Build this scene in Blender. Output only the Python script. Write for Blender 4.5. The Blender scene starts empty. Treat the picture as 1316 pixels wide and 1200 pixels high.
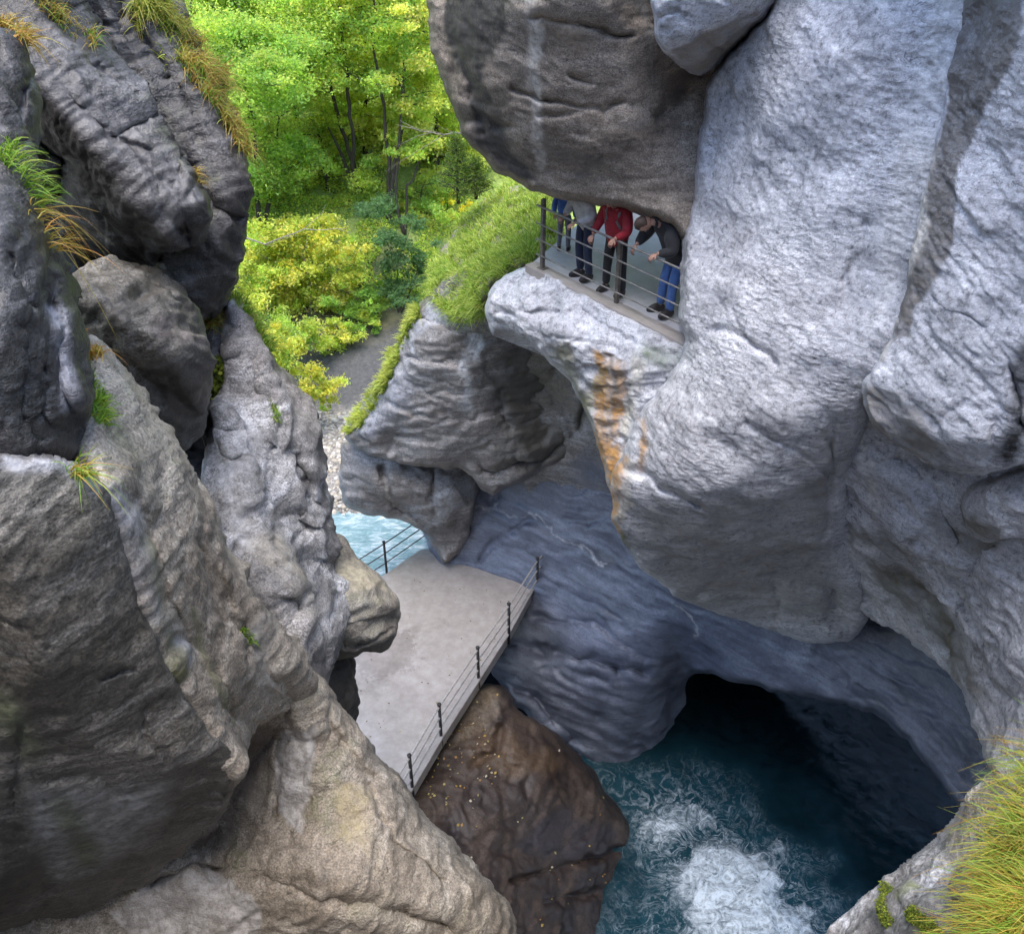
import bpy, bmesh, math, random
import numpy as np
from mathutils import Vector, Matrix
from mathutils.geometry import delaunay_2d_cdt

# ------------------------------------------------------------------ camera, sky, sun, exposure
scene = bpy.context.scene
COL = scene.collection
PITCH = math.radians(33.0)
FPX = 1140.0                       # focal length in photograph pixels (1316 x 1200)
CAM = np.array([0.0, 0.0, 20.0])
cam_data = bpy.data.cameras.new("camera")
cam_data.sensor_width = 36.0
cam_data.lens = 36.0 * FPX / 1316.0
cam_data.clip_start = 0.1
cam_data.clip_end = 2000.0
cam = bpy.data.objects.new("camera", cam_data)
cam.location = CAM
cam.rotation_euler = (math.pi / 2 - PITCH, 0, 0)
COL.objects.link(cam)
scene.camera = cam

SUN_EL, SUN_AZ = math.radians(76.0), math.radians(-165.0)   # azimuth measured from +Y towards +X
world = bpy.data.worlds.new("World")
scene.world = world
world.use_nodes = True
wn = world.node_tree.nodes
wl = world.node_tree.links
wn.clear()
sky = wn.new("ShaderNodeTexSky")
sky.sky_type = 'NISHITA'
sky.sun_disc = False
sky.sun_elevation = SUN_EL
sky.sun_rotation = SUN_AZ
sky.altitude = 1000
sky.air_density = 1.0
sky.dust_density = 3.0
sky.ozone_density = 1.0
bg = wn.new("ShaderNodeBackground")
bg.inputs[1].default_value = 0.15
wo = wn.new("ShaderNodeOutputWorld")
wl.new(sky.outputs[0], bg.inputs[0])
wl.new(bg.outputs[0], wo.inputs[0])

sun_data = bpy.data.lights.new("sun", 'SUN')
sun_data.energy = 1.2
sun_data.angle = math.radians(45.0)
sun_data.color = (1.0, 0.96, 0.91)
sun = bpy.data.objects.new("sun", sun_data)
sd = Vector((math.sin(SUN_AZ) * math.cos(SUN_EL), math.cos(SUN_AZ) * math.cos(SUN_EL), math.sin(SUN_EL)))
sun.rotation_euler = sd.to_track_quat('Z', 'Y').to_euler()
COL.objects.link(sun)

scene.view_settings.view_transform = 'Standard'
scene.view_settings.look = 'None'
scene.view_settings.gamma = 1.0
scene.view_settings.use_curve_mapping = False
scene.view_settings.exposure = 2.05
scene.render.engine = 'CYCLES'
scene.cycles.use_denoising = True
scene.cycles.max_bounces = 6
scene.cycles.use_adaptive_sampling = True
scene.cycles.adaptive_threshold = 0.03
scene.cycles.diffuse_bounces = 3
scene.cycles.transmission_bounces = 4
scene.cycles.transparent_max_bounces = 8

# ------------------------------------------------------------------ helpers
SP, CP = math.sin(PITCH), math.cos(PITCH)
FWD = np.array([0.0, CP, -SP]); UPV = np.array([0.0, SP, CP]); RGT = np.array([1.0, 0.0, 0.0])
rng = np.random.default_rng(7)
random.seed(7)

def P(px, py, d):
    """a point seen at photograph pixel (px, py), d metres along the view axis"""
    return CAM + d * (FWD + (px - 658.0) / FPX * RGT + (600.0 - py) / FPX * UPV)

def PZ(px, py, z):
    """the point of the level z (metres relative to the eye) seen at the pixel"""
    d = z / (-SP + (600.0 - py) / FPX * CP)
    return P(px, py, d)

def dz(py, z):
    return z / (-SP + (600.0 - py) / FPX * CP)

_perm = np.random.default_rng(3).permutation(256)
_perm = np.concatenate([_perm, _perm, _perm])
_g = np.random.default_rng(4).normal(size=(256, 3)); _g /= np.linalg.norm(_g, axis=1)[:, None]

def perlin(p):
    i = np.floor(p).astype(np.int64); f = p - i
    u = f * f * f * (f * (f * 6 - 15) + 10)
    i &= 255
    out = 0
    for a in (0, 1):
        wa = u[:, 0] if a else 1 - u[:, 0]
        pa = _perm[i[:, 0] + a]
        for b in (0, 1):
            wb = u[:, 1] if b else 1 - u[:, 1]
            pb = _perm[pa + i[:, 1] + b]
            for c in (0, 1):
                wc = u[:, 2] if c else 1 - u[:, 2]
                g = _g[_perm[pb + i[:, 2] + c] & 255]
                out = out + wa * wb * wc * (g[:, 0] * (f[:, 0] - a) + g[:, 1] * (f[:, 1] - b) + g[:, 2] * (f[:, 2] - c))
    return out * 1.6

def fbm(p, octv=5, lac=2.07, gain=0.5, ridged=False):
    s = 0; a = 1.0; q = p.copy()
    for k in range(octv):
        n = perlin(q)
        if ridged:
            n = 1 - 2 * np.abs(n)
        s = s + a * n
        a *= gain; q = q * lac + 17.3
    return s

_hs = np.random.default_rng(11).random((4096, 6))
def facets(p, k=12.0):
    """tilted planes meeting at soft creases: broken stone"""
    b = np.floor(p - 0.5).astype(np.int64)
    num = 0; den = 0
    for i in (0, 1):
        for j in (0, 1):
            for l in (0, 1):
                c = b + np.array([i, j, l])
                r = _hs[(c[:, 0] * 73856093 ^ c[:, 1] * 19349663 ^ c[:, 2] * 83492791) & 4095]
                sd_ = c + 0.15 + 0.7 * r[:, :3]
                dv_ = p - sd_
                w = np.exp(-k * np.sqrt((dv_ ** 2).sum(1))) + 1e-12
                hh = (dv_ * (r[:, 3:] - 0.5) * 2).sum(1) + (r[:, 3] - 0.5) * 0.8
                num = num + w * hh; den = den + w
    return num / den

def basis_from(n):
    n = np.array(n, float); n /= np.linalg.norm(n)
    t = np.cross(n, [0.3, 0.9, 0.1]); t /= np.linalg.norm(t)
    return np.stack([t, np.cross(n, t), n])

def link(name, me, mat=None, parent=None):
    o = bpy.data.objects.new(name, me)
    COL.objects.link(o)
    if mat is not None and len(me.materials) == 0:
        me.materials.append(mat)
    if parent is not None:
        o.parent = parent
    return o

def tag(o, label=None, cat=None, group=None, kind=None):
    if label: o["label"] = label
    if cat: o["category"] = cat
    if group: o["group"] = group
    if kind: o["kind"] = kind
    return o

def empty(name, loc=(0, 0, 0)):
    o = bpy.data.objects.new(name, None)
    o.empty_display_size = 0.2
    o.location = loc
    COL.objects.link(o)
    return o

def put(o, parent):
    """parent a mesh built in world coordinates under an Empty"""
    o.parent = parent
    o.matrix_parent_inverse = Matrix.Translation(-Vector(parent.location))
    return o

def mesh_np(name, verts, faces, smooth=True):
    """verts (n,3); faces (m,k) array or list of arrays"""
    if isinstance(faces, np.ndarray):
        faces = [faces]
    faces = [f for f in faces if len(f)]
    me = bpy.data.meshes.new(name)
    me.vertices.add(len(verts))
    me.vertices.foreach_set("co", np.asarray(verts, np.float32).ravel())
    nl = sum(f.size for f in faces)
    npoly = sum(len(f) for f in faces)
    me.loops.add(nl)
    me.loops.foreach_set("vertex_index", np.concatenate([f.ravel() for f in faces]).astype(np.int32))
    me.polygons.add(npoly)
    tot = np.concatenate([np.full(len(f), f.shape[1]) for f in faces])
    start = np.concatenate([[0], np.cumsum(tot)[:-1]])
    me.polygons.foreach_set("loop_start", start.astype(np.int32))
    me.polygons.foreach_set("use_smooth", np.full(npoly, smooth))
    me.update(calc_edges=True)
    me.validate()
    return me

def set_col(me, name, rgba):
    at = me.attributes.new(name, 'FLOAT_COLOR', 'POINT')
    at.data.foreach_set("color", np.asarray(rgba, np.float32).ravel())

def chaikin(pts, n=2):
    p = np.array(pts, float)
    for _ in range(n):
        q = np.roll(p, -1, axis=0)
        p = np.stack([0.75 * p + 0.25 * q, 0.25 * p + 0.75 * q], 1).reshape(-1, p.shape[1])
    return p

def inside(poly, X, Y):
    r = np.zeros(X.shape, bool)
    n = len(poly)
    for k in range(n):
        x0, y0 = poly[k]; x1, y1 = poly[(k + 1) % n]
        if y0 == y1: continue
        c = ((y0 > Y) != (y1 > Y)) & (X < (x1 - x0) * (Y - y0) / (y1 - y0) + x0)
        r ^= c
    return r

def seg_dist(poly, X, Y, closed=True, want_point=False):
    """distance from points to a polyline"""
    best = np.full(X.shape, 1e18); bx = np.zeros(X.shape); by = np.zeros(X.shape)
    n = len(poly)
    for k in range(n if closed else n - 1):
        x0, y0 = poly[k][:2]; x1, y1 = poly[(k + 1) % n][:2]
        dx, dy = x1 - x0, y1 - y0
        L = dx * dx + dy * dy
        if L < 1e-9: continue
        t = np.clip(((X - x0) * dx + (Y - y0) * dy) / L, 0, 1)
        cx, cy = x0 + t * dx, y0 + t * dy
        d = (X - cx) ** 2 + (Y - cy) ** 2
        m = d < best
        best = np.where(m, d, best)
        if want_point:
            bx = np.where(m, cx, bx); by = np.where(m, cy, by)
    if want_point:
        return np.sqrt(best), bx, by
    return np.sqrt(best)

def blur(A, M, sig):
    if sig <= 0: return A
    r = int(math.ceil(2.5 * sig))
    k = np.exp(-0.5 * (np.arange(-r, r + 1) / sig) ** 2); k /= k.sum()
    def conv(Z):
        Zp = np.pad(Z, ((r, r), (0, 0)))
        Z = sum(k[i] * Zp[i:i + Z.shape[0]] for i in range(2 * r + 1))
        Zp = np.pad(Z, ((0, 0), (r, r)))
        return sum(k[i] * Zp[:, i:i + Z.shape[1]] for i in range(2 * r + 1))
    num = conv(np.where(M, A, 0)); den = conv(M.astype(float))
    return np.where(den > 1e-6, num / np.maximum(den, 1e-6), A)

def smoothstep(a, b, x):
    t = np.clip((x - a) / (b - a), 0, 1)
    return t * t * (3 - 2 * t)

STEP = 2.5     # spacing of the rock meshes, in photograph pixels

def rock(name, outline, ctrl=(), ridges=(), cracks=(), stains_shading=(), mat=None, soft=10, roll=14, rolld=0.5,
         back=3.0, shrink=0.55, amp=0.10, freq=0.55, bed=(0.3, 0.2, 1.0), bedamp=0.03, bedfreq=(0.7, 0.7, 5.0),
         fine=0.012, step=None, rough_out=1, parent=None, label=None, cat=None, kind='structure', seed=0, ridge_amp=0.0,
         ridge_freq=0.9, dents=(), facet=0.04, facet_freq=1.7, ragged=1.0, strata=None, cap=True, corner=2):
    """One body of rock. outline: (px, py, depth) seen from the viewpoint; ctrl and ridges give the depth of its face,
    ridges being creases. The face is unprojected to its place in the gorge, carved, roughened along its own
    normals and closed at the back."""
    step = step or STEP
    ol = [tuple(map(float, q)) for q in outline]
    sm = chaikin([(q[0], q[1], 1.0 / q[2]) for q in ol], corner)
    if ragged:
        cl = np.concatenate([sm, sm[:1]]); L = np.hypot(*np.diff(cl[:, :2], axis=0).T); S = np.concatenate([[0], np.cumsum(L)])
        ss = np.arange(0, S[-1], 5.0)
        sm = np.stack([np.interp(ss, S, cl[:, k]) for k in range(3)], 1)
        tg = np.roll(sm[:, :2], -1, 0) - np.roll(sm[:, :2], 1, 0); tg /= np.linalg.norm(tg, axis=1)[:, None] + 1e-9
        q = np.stack([sm[:, 0] / 38, sm[:, 1] / 38, np.full(len(sm), seed * 2.7)], 1)
        off = ragged * (4.5 * perlin(q) + 2.8 * perlin(q * 2.6 + 7) + 1.3 * perlin(q * 6 + 3))
        sm[:, 0] += -tg[:, 1] * off; sm[:, 1] += tg[:, 0] * off
    poly = sm[:, :2]
    # --- triangulated depth (inverse depth is linear on planes)
    vs, iv, ed = [], [], []
    for q in sm:
        vs.append(Vector((q[0], q[1]))); iv.append(q[2])
    n0 = len(vs)
    ed += [(k, (k + 1) % n0) for k in range(n0)]
    for q in ctrl:
        vs.append(Vector((q[0], q[1]))); iv.append(1.0 / q[2])
    for r in ridges:
        for k, q in enumerate(r):
            vs.append(Vector((q[0], q[1]))); iv.append(1.0 / q[2])
            if k: ed.append((len(vs) - 2, len(vs) - 1))
    ov, oe, of, o_v, o_e, o_f = delaunay_2d_cdt(vs, ed, [], 0, 1e-4)
    ovx = np.array([[v[0], v[1]] for v in ov])
    oiv = np.zeros(len(ov))
    miss = []
    for k, src in enumerate(o_v):
        if src: oiv[k] = np.mean([iv[j] for j in src])
        else: miss.append(k)
    if miss:
        kn = [k for k in range(len(ov)) if o_v[k]]
        for k in miss:
            dd = ((ovx[kn] - ovx[k]) ** 2).sum(1); j = np.argsort(dd)[:2]
            w = 1 / (dd[j] + 1e-3); oiv[k] = (w * oiv[np.array(kn)[j]]).sum() / w.sum()
    x0, y0 = poly.min(0) - 3 * step; x1, y1 = poly.max(0) + 3 * step
    gx = np.arange(x0, x1, step); gy = np.arange(y0, y1, step)
    X, Y = np.meshgrid(gx, gy)
    D = np.full(X.shape, np.nan)
    for f in of:
        a, b, c = [ovx[j] for j in f]
        det = (b[1] - c[1]) * (a[0] - c[0]) + (c[0] - b[0]) * (a[1] - c[1])
        if abs(det) < 1e-9: continue
        ix0 = max(int((min(a[0], b[0], c[0]) - x0) / step) - 1, 0); ix1 = int((max(a[0], b[0], c[0]) - x0) / step) + 2
        iy0 = max(int((min(a[1], b[1], c[1]) - y0) / step) - 1, 0); iy1 = int((max(a[1], b[1], c[1]) - y0) / step) + 2
        xs = X[iy0:iy1, ix0:ix1]; ys = Y[iy0:iy1, ix0:ix1]
        l0 = ((b[1] - c[1]) * (xs - c[0]) + (c[0] - b[0]) * (ys - c[1])) / det
        l1 = ((c[1] - a[1]) * (xs - c[0]) + (a[0] - c[0]) * (ys - c[1])) / det
        l2 = 1 - l0 - l1
        e = -1e-6
        m = (l0 >= e) & (l1 >= e) & (l2 >= e)
        val = l0 * oiv[f[0]] + l1 * oiv[f[1]] + l2 * oiv[f[2]]
        sub = D[iy0:iy1, ix0:ix1]; sub[m] = val[m]
    ins = inside(poly, X, Y)
    M = ins & np.isfinite(D)
    D = np.where(M, D, 0)
    D = blur(D, M, soft / step)
    # extend the depth a little past the outline for the snapped border
    ext = blur(D, M, 2.0)
    D = np.where(M, D, ext)
    dist = seg_dist(poly, X, Y)
    depth = 1.0 / np.maximum(D, 1e-4)
    # --- cracks, dents
    wob = None
    for ck in cracks:
        pl, w, a = ck
        if wob is None:
            q = np.stack([X.ravel() / 34.0, Y.ravel() / 34.0, np.full(X.size, seed * 3.1)], 1)
            wob = perlin(q).reshape(X.shape) * 7 + perlin(q * 3.1).reshape(X.shape) * 3
            wob2 = perlin(q + 40).reshape(X.shape) * 7 + perlin(q * 3.1 + 9).reshape(X.shape) * 3
        dd = seg_dist(pl, X + wob, Y + wob2, closed=False)
        depth = depth + a * np.exp(-(dd / w) ** 2) * (1 + 0.12 * wob)
    for (cx, cy, r, a) in dents:
        depth = depth + a * np.exp(-((X - cx) ** 2 + (Y - cy) ** 2) / (r * r))
    base_depth = blur(depth, np.isfinite(depth), 2.0)
    if roll > 0:
        t = np.clip(dist / roll, 0, 1)
        depth = depth + rolld * (1 - np.sqrt(np.clip(1 - (1 - t) ** 2, 0, 1)))
    # --- faces
    cell = ins[:-1, :-1] & ins[1:, :-1] & ins[:-1, 1:] & ins[1:, 1:]
    ny, nx = X.shape
    idx = np.arange(ny * nx).reshape(ny, nx)
    q4 = np.stack([idx[:-1, :-1], idx[1:, :-1], idx[1:, 1:], idx[:-1, 1:]], -1)[cell]
    # drop cells joined to the rest only by a corner is not needed: borders are snapped below
    used = np.zeros(ny * nx, bool); used[q4.ravel()] = True
    # border vertices
    e = np.concatenate([q4[:, [0, 1]], q4[:, [1, 2]], q4[:, [2, 3]], q4[:, [3, 0]]])
    es = np.sort(e, 1); key = es[:, 0] * (ny * nx) + es[:, 1]
    uq, inv, cnt = np.unique(key, return_inverse=True, return_counts=True)
    be = e[cnt[inv] == 1]
    bidx = np.unique(be)
    Xf, Yf = X.ravel().copy(), Y.ravel().copy()
    _, cx, cy = seg_dist(poly, Xf[bidx], Yf[bidx], want_point=True)
    Xf[bidx] = cx; Yf[bidx] = cy
    df = depth.ravel().copy()
    if roll > 0:
        df[bidx] = 1.0 / np.maximum(D.ravel()[bidx], 1e-4) + rolld
    W = CAM[None] + df[:, None] * (FWD[None] + ((Xf - 658) / FPX)[:, None] * RGT[None] + ((600 - Yf) / FPX)[:, None] * UPV[None])
    # normals on the grid
    G = CAM + base_depth[..., None] * (FWD + ((X - 658) / FPX)[..., None] * RGT + ((600 - Y) / FPX)[..., None] * UPV)
    du = np.gradient(G, axis=1); dv = np.gradient(G, axis=0)
    Nn = np.cross(dv, du); Nn /= np.linalg.norm(Nn, axis=2)[..., None] + 1e-12
    Nf = Nn.reshape(-1, 3)
    sel = np.where(used)[0]
    remap = np.full(ny * nx, -1); remap[sel] = np.arange(len(sel))
    V = W[sel]; N = Nf[sel]; fx = Xf[sel]; fy = Yf[sel]
    q4 = remap[q4]; be = remap[be]; bidx = remap[bidx]
    # --- relief along the normals
    B = basis_from(bed)
    so = seed * 13.7
    warp = np.stack([perlin(V * 0.5 + so + 5), perlin(V * 0.5 + so + 25), perlin(V * 0.5 + so + 45)], 1) * 0.6
    h = 0.6 * amp * fbm(V * freq + so, 3)
    Q = (V + warp) @ B.T * np.array(bedfreq)[None]
    if bedamp:
        bb = fbm(Q + so, 3, ridged=True)
        msk = 0.35 + 0.65 * smoothstep(-0.3, 0.5, perlin(V * 0.6 + so + 71))
        h = h + bedamp * bb * msk
    if ridge_amp:
        h = h + ridge_amp * fbm((V + warp * 0.5) * ridge_freq + so + 3, 4, ridged=True)
    if facet:
        FQ = (V + warp * 0.4) @ B.T * np.array([0.75, 0.75, 1.5]) * facet_freq + so
        h = h + facet / facet_freq * 1.7 * facets(FQ, 22.0) + facet / facet_freq * 0.7 * facets(FQ * 2.6 + 5, 20.0) + facet / facet_freq * 0.3 * facets(FQ * 6.5 + 9, 16.0)
    if strata:
        for (A_, B_, sf, sa_) in strata:
            A_, B_ = P(*A_), P(*B_)
            nn_ = np.cross(B_ - A_, (A_ + B_) / 2 - CAM); nn_ /= np.linalg.norm(nn_)
            tt = ((V - A_) @ nn_) * sf + 0.45 * fbm(V * 0.7 + so + 9, 3) * min(sf, 2.0) ** 0.5
            k_ = np.floor(tt); fr = tt - k_
            ra = _hs[(k_.astype(np.int64) * 7919 + seed * 31) & 4095, 0]
            prof = np.where(fr < 0.86, fr / 0.86, (1 - fr) / 0.14)
            h = h + sa_ * (0.25 + 1.1 * ra) * prof * (0.55 + 0.6 * smoothstep(-0.4, 0.4, perlin(V * 0.8 + so + 51)))
    if fine:
        h = h + fine * fbm(V * 5.0 + so, 4) + fine * 0.6 * fbm(Q * 2.3 + so, 2, ridged=True)
    h = h * (0.25 + 0.75 * smoothstep(0, 10, dist.ravel()[sel]))
    V = V + N * h[:, None]
    # --- back of the body
    c = V.mean(0)
    ray = (V - CAM) / np.linalg.norm(V - CAM, axis=1)[:, None]
    allV = [V]; faces = [q4]
    rings = 6
    order = bidx
    mp = np.full(len(V), -1); mp[order] = np.arange(len(order))
    cur = order.copy(); base = len(V)
    rb = ray[order]; vb = V[order]
    cc = vb.mean(0)
    sidx = [np.arange(len(V))]
    for k in range(1, rings + 1):
        t = k / rings
        nv = vb + rb * back * t
        nv = nv + (cc + rb.mean(0) * back * t - nv) * (shrink * t ** 1.6)
        nv = nv + perlin(nv * 0.8 + so + 60)[:, None] * 0.12 * t * rb
        new = base + np.arange(len(order))
        a = cur[mp[be[:, 0]]]; b = cur[mp[be[:, 1]]]
        a2 = new[mp[be[:, 0]]]; b2 = new[mp[be[:, 1]]]
        faces.append(np.stack([b, a, a2, b2], 1))
        allV.append(nv); sidx.append(order)
        cur = new; base += len(order)
    capc = allV[-1].mean(0)[None]
    allV.append(capc); sidx.append(order[:1])
    tri = np.stack([cur[mp[be[:, 1]]], cur[mp[be[:, 0]]], np.full(len(be), base)], 1)
    VV = np.concatenate(allV); src = np.concatenate(sidx)
    me = mesh_np(name, VV, [np.concatenate(faces), tri] if cap else [np.concatenate(faces)])
    # --- stains: discolourations of the stone, plus shading painted on undersides, hollows and edges
    rgba = np.zeros((len(VV), 4), np.float32)
    sx, sy = fx[src], fy[src]
    if stains_shading:
        nz = fbm(VV * 2.2 + so + 30, 4)
        wx = sx + 14 * perlin(VV * 1.3 + 11 + so) + 5 * perlin(VV * 6 + so); wy = sy + 14 * perlin(VV * 1.3 + 31 + so) + 5 * perlin(VV * 6 + 3 + so)
        for s in stains_shading:
            kindp, pts, w, colr, st = s
            if kindp == 'line':
                dd = seg_dist(pts, wx, wy, closed=False); m = 1 - smoothstep(0.1 * w, 1.1 * w, dd)
            else:
                i = inside(pts, wx, wy); dd = seg_dist(pts, wx, wy)
                m = np.where(i, 1.0, 0.0) * smoothstep(0, w, dd)
            m = np.clip(m * st * (1.0 + 0.55 * nz), 0, 1)
            rgba[:, :3] = rgba[:, :3] * (1 - m[:, None]) + np.array(colr)[None] * m[:, None]
            rgba[:, 3] = rgba[:, 3] + (1 - rgba[:, 3]) * m
        # un-premultiply colour
        nzm = rgba[:, 3] > 1e-4
        rgba[nzm, :3] = np.clip(rgba[nzm, :3] / rgba[nzm, 3:4], 0, 1)
    set_col(me, "stain_shading", rgba)
    o = link(name, me, mat, parent)
    if label: o["label"] = label
    if cat: o["category"] = cat
    if kind and kind != 'thing': o["kind"] = kind
    FACES[name] = (V, N, fx, fy)
    return o

FACES = {}

# ------------------------------------------------------------------ materials
class NT:
    def __init__(s, name):
        s.m = bpy.data.materials.new(name); s.m.use_nodes = True
        s.t = s.m.node_tree; s.n = s.t.nodes; s.l = s.t.links
        s.n.clear()
        s.out = s.n.new("ShaderNodeOutputMaterial")
    def node(s, typ, ins=None, **kw):
        nd = s.n.new(typ)
        for k, v in kw.items(): setattr(nd, k, v)
        for k, v in (ins or {}).items():
            if isinstance(v, bpy.types.NodeSocket): s.l.new(v, nd.inputs[k])
            else: nd.inputs[k].default_value = v
        return nd
    def noise(s, vec, scale, detail=6, rough=0.6, dist=0.0):
        return s.node("ShaderNodeTexNoise", {"Vector": vec, "Scale": scale, "Detail": detail, "Roughness": rough, "Distortion": dist}).outputs[0]
    def ramp(s, fac, stops):
        nd = s.node("ShaderNodeValToRGB", {0: fac})
        e = nd.color_ramp.elements
        while len(e) < len(stops): e.new(0.5)
        for k, (p, c) in enumerate(stops):
            e[k].position = p
            e[k].color = (*c, 1) if len(c) == 3 else c
        return nd.outputs[0]
    def mix(s, fac, a, b, mode='MIX'):
        nd = s.node("ShaderNodeMix", data_type='RGBA', blend_type=mode)
        for i, v in ((0, fac), (6, a), (7, b)):
            if isinstance(v, bpy.types.NodeSocket): s.l.new(v, nd.inputs[i])
            else: nd.inputs[i].default_value = (*v, 1) if isinstance(v, tuple) and len(v) == 3 else v
        return nd.outputs[2]
    def math(s, op, a, b=0.0, clamp=False):
        nd = s.node("ShaderNodeMath", {0: a, 1: b}, operation=op); nd.use_clamp = clamp
        return nd.outputs[0]
    def mapr(s, v, a, b, c, d):
        return s.node("ShaderNodeMapRange", {0: v, 1: a, 2: b, 3: c, 4: d}).outputs[0]
    def done(s, shader):
        s.l.new(shader, s.out.inputs[0]); return s.m

def g3(v, r=1.0, g=1.0, b=1.0): return (v * r, v * g, v * b)

def rock_mat(name, dark, mid, light, scale=1.0, rough=(0.55, 0.85), bump=0.5, bed=(0.3, 0.2, 1.0), stretch=0.25, vein=0.0,
             speck=0.5, blotch=0.5, chip=0.0, moss=0.0, warm=0.6, grain=1.0, pits=0.6, pale=0.4, wrinkle=0.5):
    t = NT(name)
    co = t.node("ShaderNodeTexCoord").outputs["Object"]
    B = basis_from(bed)
    eul = Matrix([list(B[0]), list(B[1]), list(B[2])]).to_euler()
    mp = t.node("ShaderNodeMapping", {"Vector": co, "Rotation": eul, "Scale": (stretch, stretch, 1.0)}).outputs[0]
    n1 = t.noise(co, 0.8 * scale, 4, 0.62, 0.4)
    n2 = t.noise(mp, 3.4 * scale, 6, 0.72, 0.6)
    n3 = t.noise(co, 12.0 * scale, 4, 0.75)
    gn = t.noise(co, 50.0 * scale, 2, 0.7)
    f = t.math('ADD', t.math('MULTIPLY', n1, blotch), t.math('MULTIPLY', n2, 1 - blotch))
    f = t.math('ADD', t.math('MULTIPLY', f, 1 - 0.4 * speck), t.math('MULTIPLY', n3, 0.4 * speck))
    col = t.ramp(f, [(0.40, dark), (0.5, mid), (0.61, light)])
    n4 = t.noise(co, 0.33 * scale, 1, 0.5)                       # broad warm / cold drift of the stone itself
    col = t.mix(t.mapr(n4, 0.35, 0.65, 0.0, warm), col, t.mix(1.0, col, (1.12, 0.98, 0.84), 'MULTIPLY'))
    # pale crusts, dark pits, grain
    col = t.mix(t.math('MULTIPLY', t.mapr(n2, 0.54, 0.66, 0.0, pale), t.mapr(n3, 0.42, 0.55, 0.2, 1.0)), col, tuple(min(1.3 * c, 0.85) for c in light))
    pit = t.math('MULTIPLY', t.mapr(n3, 0.34, 0.43, pits, 0.0), t.mapr(n1, 0.4, 0.6, 1.0, 0.25))
    col = t.mix(pit, col, tuple(0.45 * c for c in dark))
    col = t.mix(1.0, col, t.ramp(gn, [(0.3, (1 - 0.45 * grain,) * 3), (0.5, (1.0, 1.0, 1.0)), (0.7, (1 + 0.55 * grain,) * 3)]), 'MULTIPLY')
    # fine dark lines along the bedding
    ln = t.noise(mp, 7.5 * scale, 3, 0.6, 1.6)
    lm = t.math('MULTIPLY', t.mapr(t.math('ABSOLUTE', t.math('SUBTRACT', ln, 0.5)), 0.0, 0.02, 0.75, 0.0), t.mapr(n1, 0.42, 0.58, 0.0, 1.0))
    col = t.mix(lm, col, tuple(0.4 * c for c in dark))
    if vein:
        vm = t.mapr(t.math('ABSOLUTE', t.math('SUBTRACT', n4, 0.5)), 0.0, 0.004, vein, 0.0)
        col = t.mix(vm, col, (0.4, 0.39, 0.38))
    if moss:
        nrm = t.node("ShaderNodeNewGeometry").outputs["Normal"]
        upn = t.node("ShaderNodeSeparateXYZ", {0: nrm}).outputs[2]
        mm = t.math('MULTIPLY', t.math('MULTIPLY', t.mapr(n1, 0.56, 0.64, 0.0, moss), t.mapr(n3, 0.4, 0.55, 0.0, 1.0)), t.mapr(upn, 0.1, 0.7, 0.0, 1.0))
        col = t.mix(mm, col, (0.085, 0.095, 0.025))
    at = t.node("ShaderNodeAttribute", attribute_name="stain_shading")
    sa = t.math('MULTIPLY', at.outputs["Alpha"], t.mapr(n3, 0.34, 0.58, 0.55, 1.1), True)
    scol = t.mix(1.0, at.outputs["Color"], t.ramp(n3, [(0.3, (0.65, 0.65, 0.65)), (0.7, (1.3, 1.3, 1.3))]), 'MULTIPLY')
    col = t.mix(sa, col, scol)
    # relief finer than the mesh, rougher in some places than in others
    hgt = t.math('ADD', t.math('MULTIPLY', n2, wrinkle), t.math('MULTIPLY', n3, 0.88 - wrinkle))
    hgt = t.math('ADD', hgt, t.math('MULTIPLY', gn, 0.12))
    if chip:
        vo = t.node("ShaderNodeTexVoronoi", {"Vector": t.node("ShaderNodeMapping", {"Vector": co, "Scale": (1.0, 1.0, 2.2)}).outputs[0], "Scale": 8.0 * scale, "Randomness": 1.0}).outputs["Distance"]
        hgt = t.math('ADD', hgt, t.math('MULTIPLY', vo, chip))
    bm = t.node("ShaderNodeBump", {"Height": hgt, "Strength": t.mapr(n1, 0.38, 0.62, 0.45 * bump, min(1.5 * bump, 1.0)), "Distance": 0.075})
    ro = t.mapr(n2, 0.35, 0.65, rough[0], rough[1])
    bs = t.node("ShaderNodeBsdfPrincipled", {"Base Color": col, "Roughness": ro, "Normal": bm.outputs[0], "Specular IOR Level": 0.45})
    return t.done(bs.outputs[0])

M = {}
M['slab'] = rock_mat('dark_slab_rock', (0.016, 0.015, 0.016), (0.044, 0.042, 0.041), (0.14, 0.137, 0.14), bump=0.75, bed=(-0.75, 0.2, 0.6), stretch=0.2, rough=(0.28, 0.65), moss=0.5)
M['beige'] = rock_mat('beige_rock', (0.115, 0.10, 0.08), (0.25, 0.222, 0.183), (0.40, 0.368, 0.315), bump=0.65, bed=(-0.6, 0.1, 0.7), stretch=0.3, moss=0.5)
M['front'] = rock_mat('damp_grey_rock', (0.034, 0.032, 0.027), (0.078, 0.074, 0.064), (0.19, 0.182, 0.165), bump=0.5, bed=(0.3, 0.5, 0.8), rough=(0.4, 0.75))
M['grey'] = rock_mat('grey_rock', (0.085, 0.08, 0.076), (0.23, 0.22, 0.212), (0.46, 0.45, 0.45), bump=0.75, pale=0.7, bed=(-0.7, 0.2, 0.5), stretch=0.3)
M['mid'] = rock_mat('banded_grey_rock', (0.07, 0.066, 0.064), (0.16, 0.152, 0.148), (0.32, 0.31, 0.31), bump=0.6, bed=(0.2, -0.3, 1.0), stretch=0.14, rough=(0.35, 0.7))
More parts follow.
